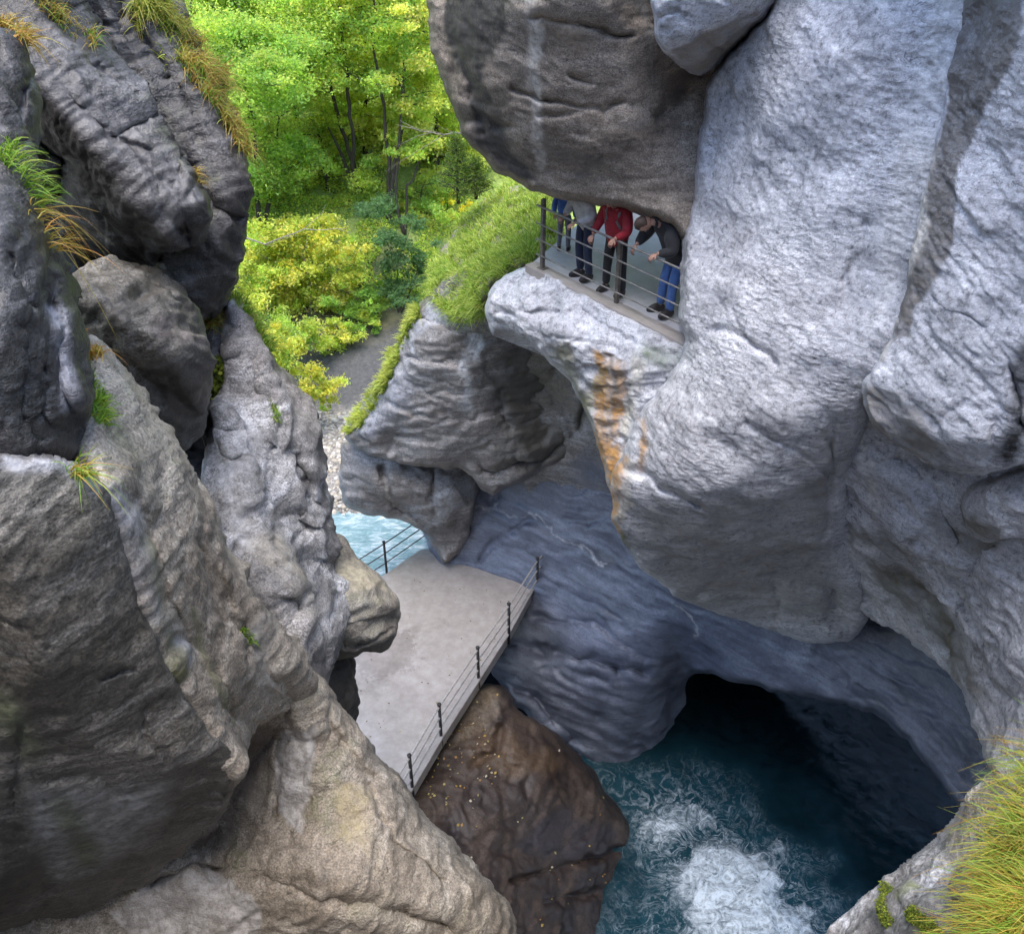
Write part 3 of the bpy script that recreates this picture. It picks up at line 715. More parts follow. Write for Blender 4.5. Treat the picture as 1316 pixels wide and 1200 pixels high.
rock('rock_hollow',
     [(-50, 80, 11), (120, 150, 11), (250, 280, 11), (300, 380, 10.9), (330, 470, 10.9), (310, 640, 10.4), (260, 660, 9.9), (180, 560, 10.0), (60, 400, 10.5), (-50, 300, 10.8)],
     ctrl=[(200, 400, 11.0), (250, 540, 10.6), (280, 490, 10.1), (250, 380, 10.2)], mat=M['slab'], soft=12, roll=8, rolld=0.4, amp=0.15, freq=1.0, ridge_amp=0.1, bedamp=0.05, back=1.5, seed=16, step=3.0,
     label='dark hollow rock behind the rounded left block', cat='rock face')

rock('rock_round_block',
     [(85, 380, 7.9), (98, 342, 8.1), (165, 335, 8.4), (218, 352, 8.7), (252, 395, 8.9), (268, 440, 9.0), (272, 500, 9.2), (264, 548, 9.4), (238, 590, 9.5), (205, 565, 8.9), (165, 495, 8.3), (118, 440, 7.8)],
     ctrl=[(150, 385, 7.6), (200, 410, 7.9), (235, 440, 8.2), (180, 450, 7.8), (220, 500, 8.5)],
     ridges=[[(110, 385, 7.6), (165, 415, 7.6), (215, 450, 7.9), (240, 500, 8.4)]],
     cracks=[([(165, 380), (215, 395), (245, 430)], 4, 0.06), ([(150, 440), (200, 490)], 5, 0.06)],
     stains_shading=[('poly', [(180, 450), (260, 450), (265, 530), (220, 550), (190, 510)], 14, (0.07, 0.06, 0.052), 0.85), ('line', [(200, 420), (235, 425)], 20, (0.2, 0.165, 0.15), 0.6)],
     mat=M['front'], soft=3, roll=4, rolld=0.12, amp=0.04, freq=1.2, ridge_amp=0.015, facet=0.075, facet_freq=1.9, ragged=1.5, bed=(-0.5, 0.2, 0.8), bedamp=0.025, back=1.6, seed=17, kind='thing', strata=[((100, 360, 7.8), (250, 520, 8.4), 2.0, 0.08)], corner=1,
     label='rounded brown grey block lodged below the tilted slabs on the left', cat='boulder')

rock('rock_rib',
     [(288, 385, 10.7), (305, 385, 10.8), (330, 425, 10.9), (352, 465, 11.0), (390, 500, 11.1), (408, 525, 11.1), (412, 570, 11.1), (418, 620, 11.2), (430, 665, 11.3), (432, 695, 11.4), (428, 740, 11.5), (440, 800, 11.0), (425, 850, 10.4), (410, 900, 9.9), (340, 900, 9.2),
      (290, 800, 8.9), (265, 690, 8.9), (262, 600, 9.5), (275, 540, 9.9), (285, 470, 10.2), (280, 420, 10.5)],
     ctrl=[(300, 450, 10.1), (330, 520, 10.1), (300, 600, 9.6), (340, 600, 9.9), (385, 590, 10.4), (320, 680, 9.2), (370, 690, 9.8), (410, 690, 10.5), (340, 780, 9.0), (390, 780, 9.5), (380, 850, 9.2)],
     ridges=[[(295, 395, 10.3), (325, 450, 10.2), (350, 510, 10.2), (380, 560, 10.3), (395, 620, 10.35), (415, 680, 10.7)], [(290, 540, 9.75), (310, 620, 9.3), (350, 720, 9.15), (390, 820, 9.2)]],
     cracks=[([(345, 575), (375, 590), (392, 640), (410, 665)], 9, 0.25), ([(300, 560), (310, 600)], 7, 0.12), ([(375, 660), (385, 690)], 12, 0.2), ([(365, 770), (380, 790)], 8, 0.25), ([(320, 470), (345, 530)], 6, 0.12), ([(330, 640), (350, 700)], 6, 0.08), ([(300, 700), (340, 790)], 5, 0.07)],
     stains_shading=[('line', [(300, 560), (310, 640), (320, 700)], 18, (0.42, 0.41, 0.41), 0.6), ('line', [(340, 700), (390, 780)], 24, (0.33, 0.29, 0.22), 0.6)],
     mat=M['grey'], soft=3, roll=6, rolld=0.2, amp=0.06, freq=1.2, ridge_amp=0.035, ridge_freq=1.5, bed=(-0.8, 0.1, 0.5), bedamp=0.035, fine=0.016, back=2.2, seed=18, facet=0.05, facet_freq=2.4, strata=[((290, 420, 10.3), (410, 860, 9.6), 2.2, 0.10)], corner=1, ragged=1.5,
     label='pale grey jagged rib of rock at the left edge of the river gap', cat='rock face')

rock('rock_nose',
     [(400, 700, 11.6), (428, 686, 11.7), (450, 700, 11.7), (465, 725, 11.7), (490, 742, 11.75), (508, 760, 11.8), (516, 785, 11.8), (512, 812, 11.7), (500, 838, 11.7), (470, 846, 11.6), (440, 846, 11.5), (420, 850, 11.4), (405, 845, 11.2), (395, 770, 11.0)],
     ctrl=[(430, 730, 11.1), (470, 750, 11.2), (440, 790, 10.7), (480, 800, 11.2)],
     ridges=[[(402, 745, 10.9), (435, 765, 10.65), (470, 775, 10.9), (508, 778, 11.45)], [(410, 820, 10.9), (460, 820, 10.95), (500, 815, 11.4)]],
     cracks=[([(418, 812), (440, 820), (470, 820), (500, 808)], 4, 0.16), ([(425, 700), (430, 740)], 6, 0.1), ([(440, 770), (445, 800)], 5, 0.06)],
     stains_shading=[('poly', [(405, 700), (450, 715), (505, 770), (440, 765), (405, 745)], 10, (0.38, 0.33, 0.24), 0.75), ('poly', [(410, 820), (500, 815), (495, 840), (410, 850)], 6, (0.14, 0.125, 0.11), 0.7)],  # lit top and shaded underside of the nose painted into the colour
     mat=M['beige'], soft=2, roll=3, rolld=0.08, amp=0.03, freq=1.5, ridge_amp=0.02, ridge_freq=2.0, bedamp=0.025, back=1.6, seed=19, step=2.0, kind='thing', facet=0.06, facet_freq=2.6, corner=1, ragged=1.5,
     label='blunt beige rock nose jutting out over the lower platform', cat='boulder')

rock('rock_pillar',
     [(395, 830, 11.9), (450, 838, 12.3), (456, 870, 12.4), (465, 895, 12.4), (462, 930, 12.4), (440, 940, 12.0), (400, 900, 11.5), (390, 860, 11.5)],
     ctrl=[(425, 880, 11.7), (445, 900, 12.0)], mat=M['front'], soft=5, roll=4, rolld=0.12, amp=0.08, freq=1.5, ridge_amp=0.05, back=1.5, seed=20, step=2.0,
     stains_shading=[('poly', [(395, 830), (450, 835), (460, 930), (400, 900)], 10, (0.07, 0.062, 0.055), 0.7)], corner=1, ragged=1.5,
     label='dark rock stub under the blunt nose beside the platform', cat='rock face')

rock('rock_ramp',
     [(330, 840, 8.5), (400, 858, 9.3), (420, 885, 9.5), (455, 935, 9.7), (510, 1003, 9.9), (560, 1058, 10.1), (620, 1118, 10.3), (660, 1180, 10.5), (690, 1260, 10.6), (700, 1340, 10.6), (-220, 1360, 7.6), (-220, 1140, 8.6), (60, 1120, 8.8), (150, 1110, 8.8), (230, 1040, 8.6), (270, 930, 8.2)],
     ctrl=[(400, 950, 8.9), (300, 1000, 9.3), (260, 1090, 9.2), (340, 1060, 9.0), (480, 1040, 8.9), (540, 1110, 9.1), (450, 1130, 8.4), (560, 1170, 9.0), (400, 1110, 8.5), (350, 940, 9.4), (430, 1010, 8.9), (300, 1150, 8.6)],
     ridges=[[(310, 925, 8.6), (370, 905, 8.6), (405, 895, 8.75), (450, 955, 9.1), (500, 1015, 9.35), (560, 1080, 9.5), (615, 1140, 9.6), (640, 1200, 9.8)]],
     cracks=[([(190, 1130), (250, 1115), (330, 1120), (400, 1142), (480, 1165), (560, 1180), (620, 1220)], 5, 0.3), ([(410, 900), (440, 960), (480, 1000)], 6, 0.10), ([(310, 930), (370, 912)], 8, 0.15), ([(470, 1010), (500, 1080), (560, 1130)], 6, 0.08),
             ([(395, 1000), (405, 960), (400, 930)], 4, 0.05), ([(360, 1050), (365, 940)], 4, 0.06)],
     stains_shading=[('poly', [(365, 930), (405, 918), (412, 970), (405, 1030), (385, 1068), (358, 1045), (365, 990)], 5, (0.42, 0.385, 0.345), 1.1),
             ('poly', [(300, 930), (365, 925), (358, 1045), (300, 1100), (230, 1100)], 22, (0.13, 0.105, 0.08), 0.8),
             ('poly', [(420, 990), (480, 1030), (470, 1100), (420, 1080)], 20, (0.34, 0.27, 0.14), 0.6),
             ('poly', [(130, 1165), (200, 1128), (330, 1130), (345, 1160), (320, 1230), (180, 1230)], 6, (0.42, 0.385, 0.35), 0.95)],
     mat=M['beige'], soft=3, roll=5, rolld=0.16, amp=0.06, freq=1.1, ridge_amp=0.02, ridge_freq=1.6, bed=(-0.6, -0.1, 0.8), bedamp=0.03, fine=0.016, back=2.5, seed=21, facet=0.035, facet_freq=2.4, strata=[((330, 900, 8.8), (620, 1180, 9.6), 1.5, 0.08)], corner=1, ragged=1.5,
     label='beige rock ramp running down to the bottom edge left of the pool', cat='rock face')

rock('rock_spine',
     [(96, 440, 6.7), (120, 430, 6.9), (150, 460, 7.1), (185, 515, 7.3), (225, 575, 7.5), (265, 645, 7.7), (290, 690, 7.9), (320, 760, 8.2), (365, 820, 8.6), (405, 868, 8.9), (395, 905, 8.9), (330, 925, 8.4), (312, 945, 7.9), (318, 975, 7.6), (305, 1000, 7.4), (270, 1040, 7.8),
      (200, 980, 6.9), (140, 800, 5.9), (100, 640, 5.3), (70, 560, 5.4), (70, 480, 6.1)],
     ctrl=[(140, 500, 6.1), (200, 600, 6.3), (240, 690, 6.6), (280, 780, 7.1), (330, 860, 7.7), (180, 680, 5.8), (240, 830, 6.3)],
     ridges=[[(98, 470, 6.2), (108, 540, 5.4), (135, 625, 5.05), (165, 720, 5.35), (200, 830, 5.75), (250, 900, 6.2), (308, 985, 6.75)], [(125, 455, 6.3), (190, 560, 6.5), (250, 660, 6.8), (300, 760, 7.3), (370, 850, 8.0)]],
     cracks=[([(160, 640), (200, 760), (260, 880), (300, 960)], 4, 0.06), ([(220, 620), (270, 720), (290, 780)], 4, 0.05), ([(150, 560), (200, 650)], 3, 0.03), ([(300, 800), (310, 860), (290, 900)], 6, 0.08), ([(270, 860), (300, 930)], 8, 0.12), ([(245, 690), (275, 800)], 4, 0.05)],
     stains_shading=[('line', [(140, 640), (180, 760), (220, 850)], 12, (0.34, 0.33, 0.34), 0.6), ('line', [(165, 700), (195, 790), (215, 870)], 10, MOSS, 0.55), ('line', [(225, 780), (255, 880), (285, 930)], 9, MOSS, 0.5),
             ('line', [(320, 800), (340, 880)], 16, (0.38, 0.35, 0.31), 0.6), ('line', [(120, 520), (160, 600)], 16, (0.2, 0.19, 0.12), 0.4)],
     mat=M['beige'], soft=3, roll=4, rolld=0.14, amp=0.05, freq=1.3, ridge_amp=0.012, ridge_freq=1.8, bed=(-0.7, 0.1, 0.6), bedamp=0.025, fine=0.014, back=2.0, seed=22, facet=0.022, facet_freq=2.6, strata=[((100, 440, 6.3), (330, 860, 7.7), 2.3, 0.07), ((100, 440, 6.3), (330, 860, 7.7), 9.0, 0.014)], corner=1, ragged=1.5,
     label='long beige rock spine slanting down the left side', cat='rock face')

rock('rock_front',
     [(-220, 560, 4.3), (60, 585, 4.75), (120, 600, 4.95), (138, 630, 5.0), (165, 720, 5.3), (200, 830, 5.7), (250, 905, 6.15), (312, 988, 6.75), (290, 1035, 7.4), (240, 1090, 8.0), (180, 1140, 8.4), (100, 1180, 8.4), (-220, 1220, 7.6)],
     ctrl=[(0, 700, 4.6), (80, 720, 4.85), (150, 850, 5.4), (60, 850, 5.0), (230, 970, 6.2), (120, 960, 5.75), (0, 950, 5.4), (170, 1060, 6.9), (60, 1060, 6.3), (0, 1130, 6.8)],
     cracks=[([(185, 910), (180, 945), (215, 970)], 5, 0.06), ([(130, 870), (170, 860)], 4, 0.05), ([(60, 1000), (110, 990), (140, 1010)], 6, 0.06), ([(30, 930), (20, 1020)], 7, 0.06), ([(250, 990), (290, 1010)], 5, 0.07), ([(0, 780), (60, 830)], 4, 0.03)],
     stains_shading=[('poly', [(30, 1000), (130, 1000), (250, 1000), (200, 1080), (80, 1150), (20, 1080)], 30, (0.26, 0.255, 0.24), 0.65), ('line', [(80, 1040), (110, 1090)], 26, (0.08, 0.095, 0.04), 0.6), ('line', [(0, 900), (40, 960)], 26, (0.1, 0.11, 0.06), 0.5),
             ('line', [(0, 590), (70, 600), (115, 625)], 16, (0.34, 0.34, 0.36), 0.7)],
     mat=M['front'], soft=4, roll=4, rolld=0.1, amp=0.05, freq=0.8, ridge_amp=0.006, ridge_freq=1.5, facet=0.018, facet_freq=2.4, bed=(-0.6, 0.5, 0.6), bedamp=0.008, fine=0.010, back=2.0, seed=23, strata=[((20, 640, 4.6), (200, 1080, 6.9), 1.1, 0.05)], corner=1, ragged=1.5,
     label='broad damp dark grey rock face at the lower left', cat='rock face')

rock('rock_edge',
     [(-220, 0, 4.4), (0, 30, 5.2), (28, 60, 5.5), (48, 130, 5.7), (45, 200, 5.6), (40, 260, 5.4), (62, 310, 5.4), (92, 350, 5.5), (108, 420, 5.55), (114, 500, 5.45), (118, 545, 5.4), (95, 590, 5.2), (40, 610, 5.0), (-220, 620, 4.3)],
     ctrl=[(0, 120, 5.0), (20, 200, 5.0), (0, 300, 4.6), (50, 380, 4.8), (0, 450, 4.5), (60, 480, 4.85), (30, 560, 4.75)],
     ridges=[[(10, 60, 5.15), (28, 140, 5.2), (22, 250, 4.9), (60, 350, 4.95), (88, 430, 5.0), (96, 510, 4.95)]],
     cracks=[([(15, 420), (20, 500), (40, 560)], 5, 0.1), ([(60, 360), (70, 450), (80, 520)], 5, 0.08), ([(0, 330), (30, 400)], 5, 0.07), ([(20, 100), (10, 200)], 5, 0.08), ([(40, 470), (50, 540)], 4, 0.08)],
     stains_shading=[('line', [(60, 400), (75, 520)], 14, (0.3, 0.3, 0.33), 0.6), ('line', [(0, 480), (30, 560)], 24, (0.05, 0.05, 0.045), 0.6)],
     mat=M['slab'], soft=5, roll=5, rolld=0.15, amp=0.04, freq=1.4, ridge_amp=0.02, ridge_freq=2.2, bed=(0.9, 0.2, 0.1), bedamp=0.03, fine=0.012, back=1.6, seed=24, facet=0.03, facet_freq=3.0, strata=[((0, 60, 5.0), (100, 540, 5.0), 3.5, 0.08)], corner=1, ragged=1.5,
     label='near dark streaked rock at the left border holding green tufts', cat='rock face')

rock('rock_viewpoint',
     [(1050, 1225, 4.3), (1085, 1175, 4.25), (1140, 1130, 4.2), (1200, 1080, 4.1), (1235, 1040, 4.0), (1275, 1000, 3.95), (1330, 975, 3.8), (1520, 955, 3.3), (1900, 930, 2.8), (1900, 1420, 2.1), (1520, 1420, 2.5), (1050, 1420, 3.2)],
     ctrl=[(1150, 1170, 3.85), (1250, 1080, 3.65), (1316, 1100, 3.3), (1200, 1250, 3.3)],
     stains_shading=[('line', [(1145, 1150), (1150, 1190)], 10, MOSS, 0.9), ('line', [(1180, 1140), (1170, 1160)], 8, (0.16, 0.18, 0.05), 0.8), ('line', [(1185, 1180), (1200, 1200)], 14, MOSS, 0.9), ('poly', [(1210, 1060), (1320, 980), (1320, 1200), (1210, 1200)], 20, (0.16, 0.13, 0.08), 0.7)],
     mat=M['grey'], soft=8, roll=12, rolld=0.3, amp=0.05, freq=1.6, ridge_amp=0.04, ridge_freq=2.5, bedamp=0.01, fine=0.012, back=2.0, seed=25,
     label='near pale rock rim at the lower right corner carrying a big grass tuft', cat='rock face')

# ------------------------------------------------------------------ ground of the valley, grass mound
def terrain_z(x, y):
    z = np.full(np.shape(x), -18.3)
    z = z + 0.42 * np.maximum(y - 33.0, 0) + 0.35 * np.maximum(y - 50.0, 0)
    z = z + 0.55 * np.maximum(np.abs(x + 5.0) - 7.0 - 0.12 * np.maximum(y - 30, 0), 0)
    p = np.stack([np.ravel(x) * 0.22, np.ravel(y) * 0.22, np.zeros(np.size(x))], 1)
    n = fbm(p, 4).reshape(np.shape(x))
    z = z + n * (0.25 + 0.02 * np.maximum(y - 30, 0)) + 0.95 * smoothstep(23.4, 25.2, y)
    return z

def ground_mat():
    t = NT('valley_soil')
    co = t.node("ShaderNodeTexCoord").outputs["Object"]
    sep = t.node("ShaderNodeSeparateXYZ", {0: co})
    n = t.noise(co, 0.8, 8, 0.7); n2 = t.noise(co, 6.0, 8, 0.75)
    grav = t.ramp(n2, [(0.3, (0.12, 0.11, 0.10)), (0.55, (0.26, 0.235, 0.205)), (0.72, (0.42, 0.39, 0.35))])
    soil = t.ramp(n, [(0.3, (0.05, 0.045, 0.03)), (0.6, (0.12, 0.11, 0.06)), (0.8, (0.2, 0.2, 0.09))])
    gras = t.ramp(n2, [(0.3, (0.10, 0.15, 0.03)), (0.6, (0.30, 0.38, 0.09)), (0.75, (0.5, 0.55, 0.2))])
    yy = t.math('ADD', sep.outputs[1], t.math('MULTIPLY', n, 6.0))
    slate = t.ramp(n2, [(0.3, (0.035, 0.035, 0.036)), (0.6, (0.09, 0.088, 0.088)), (0.8, (0.15, 0.148, 0.145))])
    col = t.mix(t.mapr(yy, 33.5, 35.0, 0, 1), grav, slate)
    col = t.mix(t.mapr(yy, 38.0, 40.0, 0, 1), col, soil)
    col = t.mix(t.mapr(yy, 41.0, 46.0, 0, 1), col, gras)
    bm = t.node("ShaderNodeBump", {"Height": n2, "Strength": 0.8, "Distance": 0.1})
    return t.done(t.node("ShaderNodeBsdfPrincipled", {"Base Color": col, "Roughness": 0.9, "Normal": bm.outputs[0]}).outputs[0])

def grid_mesh(name, xs, ys, zf):
    X, Y = np.meshgrid(xs, ys)
    Z = zf(X, Y) + CAM[2]
    ny, nx = X.shape
    idx = np.arange(ny * nx).reshape(ny, nx)
    q = np.stack([idx[:-1, :-1], idx[:-1, 1:], idx[1:, 1:], idx[1:, :-1]], -1).reshape(-1, 4)
    return mesh_np(name, np.stack([X, Y, Z], -1).reshape(-1, 3), q)

def mound_part():
    rock('grassy_mound',
         [(548, 388, 20.6), (545, 365, 21.4), (560, 330, 22.5), (590, 285, 23.5), (625, 255, 24), (660, 235, 23.5), (720, 240, 20.5), (730, 285, 17.6), (715, 330, 16.0), (680, 345, 15.8), (655, 352, 16.2), (632, 372, 17.0), (622, 405, 18.2), (600, 416, 19.0), (570, 405, 19.8)],
         ctrl=[(600, 340, 19.8), (650, 310, 18.3), (690, 300, 17.0), (600, 390, 18.8), (640, 340, 17.4)],
         mat=M['beige'], soft=10, roll=10, rolld=0.4, amp=0.15, freq=0.8, facet=0.03, back=1.2, shrink=0.1, seed=31, step=3.0,
         stains_shading=[('poly', [(540, 360), (620, 250), (720, 240), (720, 330), (630, 370), (600, 420), (550, 390)], 5, (0.15, 0.16, 0.05), 1.0)],
         label='grassy mound beside the start of the walkway', cat='mound')
mound_part()
me = grid_mesh('ground', np.linspace(-90, 90, 260), np.linspace(20.5, 160, 230), terrain_z)
tag(link('ground', me, ground_mat()), kind='structure')

# ------------------------------------------------------------------ unseen cliffs added around the viewpoint to darken pool and gorge
def cliff(name, quad, thick, seed, label, n=90, amp=0.7):
    """a thick rock wall over a bilinear quad (a, b, c, d), its relief along the quad's normal"""
    a, b, c, d = [np.array(q, float) + np.array([0, 0, CAM[2]]) for q in quad]
    u, v = np.meshgrid(np.linspace(0, 1, n), np.linspace(0, 1, n))
    u = u[..., None]; v = v[..., None]
    G = (a * (1 - u) + b * u) * (1 - v) + (d * (1 - u) + c * u) * v
    nrm = np.cross(b - a, d - a); nrm /= np.linalg.norm(nrm)
    if np.dot(np.array([1.0, 6.0, CAM[2] - 3.0]) - (a + c) / 2, nrm) < 0: nrm = -nrm
    p = G.reshape(-1, 3)
    h = amp * fbm(p * 0.3 + seed * 7, 4) + 0.25 * amp * facets(p * 0.9 + seed) + 0.06 * fbm(p * 2.0, 3, ridged=True)
    F = p + nrm * h[:, None]
    Bk = p - nrm * thick
    m = n * n
    idx = np.arange(m).reshape(n, n)
    q = np.stack([idx[:-1, :-1], idx[:-1, 1:], idx[1:, 1:], idx[1:, :-1]], -1).reshape(-1, 4)
    loop = np.concatenate([idx[0, :-1], idx[:-1, -1], idx[-1, :0:-1], idx[:0:-1, 0]])
    nx_ = np.roll(loop, -1)
    side = np.stack([nx_, loop, loop + m, nx_ + m], 1)
    me = mesh_np(name, np.concatenate([F, Bk]), np.concatenate([q, q[:, ::-1] + m, side]))
    set_col(me, "stain_shading", np.zeros((2 * m, 4)))
    return tag(link(name, me, M['grey']), kind='structure', label=label, cat='cliff')

cliff('shade_cliff_left_rear', [(-4.4, 3.2, -22), (-4.4, -18, -22), (-5.0, -18, 4), (-5.0, 3.2, 4)], 5.0, 1, 'unseen left gorge cliff added behind the viewpoint to block light')
cliff('shade_cliff_left_upper', [(-7.5, 14.0, 0.8), (-4.2, 2.0, 0.8), (-6.0, 2.0, 3.5), (-9.5, 14.0, 3.5)], 4.0, 2, 'unseen left gorge cliff added above the frame to block light')
cliff('shade_cliff_right_rear', [(7.5, -18, -22), (7.5, 4.6, -22), (6.0, 4.6, 4), (6.0, -18, 4)], 5.0, 3, 'unseen right gorge cliff added behind the viewpoint to block light')
cliff('shade_cliff_right_upper', [(4.6, 3.5, 1.0), (2.0, 15.5, 0.6), (2.6, 15.5, 4), (5.2, 3.5, 4)], 5.0, 4, 'unseen right gorge cliff added above the frame to block light')
cliff('shade_cliff_below', [(-9, 9.4, -22.5), (14, 9.4, -22.5), (14, 0.6, -3.2), (-9, 0.6, -3.2)], 5.0, 5, 'unseen gorge cliff added below the viewpoint to keep the pool dark', amp=0.35)
cliff('shade_cliff_rear', [(14, -12, -22), (-12, -12, -22), (-12, -12, 5), (14, -12, 5)], 4.0, 6, 'unseen gorge wall added across the rear to block light')

# ------------------------------------------------------------------ water
def pool_mat():
    t = NT('plunge_pool_water')
    co = t.node("ShaderNodeTexCoord").outputs["Object"]
    at = t.node("ShaderNodeAttribute", attribute_name="foam")
    w = t.noise(co, 1.3, 5, 0.6, 1.2)
    n = t.noise(co, 2.6, 8, 0.72, 2.2)
    dn = t.node("ShaderNodeTexNoise", {"Vector": co, "Scale": 1.1, "Detail": 6.0, "Roughness": 0.65}).outputs[1]
    wc = t.node("ShaderNodeVectorMath", {0: co, 1: t.node("ShaderNodeVectorMath", {0: dn, "Scale": 1.6}, operation='SCALE').outputs[0]}, operation='ADD').outputs[0]
    r1 = t.math('ABSOLUTE', t.math('SUBTRACT', t.noise(wc, 2.0, 5, 0.6, 0.6), 0.5))
    net = t.mapr(r1, 0.0, 0.05, 1.0, 0.0)
    fa = t.node("ShaderNodeAttribute", attribute_name="flow").outputs["Vector"]
    r2 = t.math('ABSOLUTE', t.math('SUBTRACT', t.noise(fa, 1.3, 4, 0.6, 0.2), 0.5))
    net = t.math('MAXIMUM', t.math('MULTIPLY', net, 0.6), t.mapr(r2, 0.0, 0.04, 1.0, 0.0))
    lace = t.math('MULTIPLY', net, t.mapr(n, 0.38, 0.62, 0.1, 1.25))
    sm = t.mapr(n, 0.30, 0.62, 0.0, 1.0)
    fo = at.outputs["Fac"]
    a = t.math('MULTIPLY', t.mapr(fo, 0.14, 0.6, 0, 1), lace)
    b = t.math('MULTIPLY', t.mapr(fo, 0.55, 1.0, 0, 1), sm)
    f = t.math('ADD', t.math('MULTIPLY', a, 0.55), b, True)
    deep = t.ramp(w, [(0.3, (0.001, 0.004, 0.006)), (0.7, (0.003, 0.011, 0.015))])
    teal = t.math('MULTIPLY', t.mapr(fo, 0.0, 0.35, 0, 1), 0.55)
    col = t.mix(teal, deep, (0.02, 0.08, 0.11))
    col = t.mix(f, col, (0.68, 0.76, 0.82))
    hgt = t.math('ADD', t.math('MULTIPLY', n, 0.7), t.math('MULTIPLY', f, 0.3))
    bm = t.node("ShaderNodeBump", {"Height": hgt, "Strength": 0.4, "Distance": 0.1})
    return t.done(t.node("ShaderNodeBsdfPrincipled", {"Base Color": col, "Roughness": t.mapr(f, 0, 1, 0.08, 0.7), "Normal": bm.outputs[0], "IOR": 1.33}).outputs[0])

def river_mat():
    t = NT('shallow_river_water')
    co = t.node("ShaderNodeTexCoord").outputs["Object"]
    mp = t.node("ShaderNodeMapping", {"Vector": co, "Rotation": (0, 0, 0.5), "Scale": (1.0, 2.6, 1.0)}).outputs[0]
    n = t.noise(mp, 2.2, 8, 0.7, 1.0)
    n2 = t.noise(co, 0.9, 4, 0.6)
    col = t.ramp(t.math('ADD', t.math('MULTIPLY', n, 0.7), t.math('MULTIPLY', n2, 0.3)), [(0.34, (0.08, 0.16, 0.17)), (0.5, (0.19, 0.29, 0.31)), (0.62, (0.5, 0.55, 0.57))])
    bm = t.node("ShaderNodeBump", {"Height": n, "Strength": 0.6, "Distance": 0.12})
    return t.done(t.node("ShaderNodeBsdfPrincipled", {"Base Color": col, "Roughness": 0.15, "Normal": bm.outputs[0], "IOR": 1.33}).outputs[0])

def pool():
    xs = np.arange(-8, 22, 0.09); ys = np.arange(3.5, 24.0, 0.09)
    X, Y = np.meshgrid(xs, ys)
    def src(px, py): q = PZ(px, py, ZW); return q[0], q[1]
    fx, fy = src(958, 1178)
    p = np.stack([X.ravel(), Y.ravel(), np.zeros(X.size)], 1)
    nn = fbm(p * 0.5, 4).reshape(X.shape)
    wx_ = X + 1.1 * fbm(p * 0.8 + 21, 4).reshape(X.shape); wy_ = Y + 1.1 * fbm(p * 0.8 + 57, 4).reshape(X.shape)
    d = np.hypot((wx_ - fx) * 1.15, (wy_ - fy) * 0.9)
    ang = np.arctan2(wy_ - fy, wx_ - fx)
    foam = 1.05 * np.exp(-(d / 1.25) ** 2) + 0.42 * np.exp(-(d / 3.0) ** 2)
    # the plume drifts up-left, and a thin current of foam leaves by the channel on the left
    pl = [src(960, 1190), src(925, 1130), src(880, 1080), src(890, 1020)]
    dd = seg_dist(pl, X + nn * 0.8, Y + nn * 0.8, closed=False)
    foam = foam + 0.27 * np.exp(-(dd / 1.3) ** 2)
    pl = [src(820, 1200), src(830, 1130), src(850, 1060), src(790, 1010), src(755, 985)]
    dd = seg_dist(pl, X + nn * 0.8, Y + nn * 0.8, closed=False)
    foam = foam + 0.26 * np.exp(-(dd / 1.1) ** 2)
    foam = np.clip(foam * (1 + 0.5 * nn), 0, 1)
    rip = 0.05 * fbm(p * 1.1 + 3, 5).reshape(X.shape) + 0.03 * fbm(p * 4.0 + 8, 3).reshape(X.shape)
    Z = ZW + CAM[2] + rip * (0.5 + 1.6 * foam) + 0.35 * np.exp(-(d / 1.5) ** 2)
    ny, nx = X.shape
    idx = np.arange(ny * nx).reshape(ny, nx)
    q = np.stack([idx[:-1, :-1], idx[:-1, 1:], idx[1:, 1:], idx[1:, :-1]], -1).reshape(-1, 4)
    me = mesh_np('pool_water', np.stack([X, Y, Z], -1).reshape(-1, 3), q)
    fl = me.attributes.new('flow', 'FLOAT_VECTOR', 'POINT')      # the current runs outwards from the splash
    fl.data.foreach_set('vector', np.stack([np.cos(ang) * 5, np.sin(ang) * 5, d * 0.55], -1).reshape(-1).astype(np.float32))
    a = me.attributes.new('foam', 'FLOAT', 'POINT')
    a.data.foreach_set('value', foam.ravel().astype(np.float32))
    tag(link('pool_water', me, pool_mat()), kind='structure')
pool()

def river():
    xs = np.arange(-14, 4, 0.08); ys = np.arange(19.0, 34.0, 0.08)
    def zf(X, Y):
        p = np.stack([X.ravel(), Y.ravel() * 1.8, np.zeros(X.size)], 1)
        return ZR + 0.05 * fbm(p * 0.9, 5).reshape(X.shape) + 0.02 * fbm(p * 4, 3).reshape(X.shape)
    tag(link('river_water', grid_mesh('river_water', xs, ys, zf), river_mat()), kind='structure')
river()

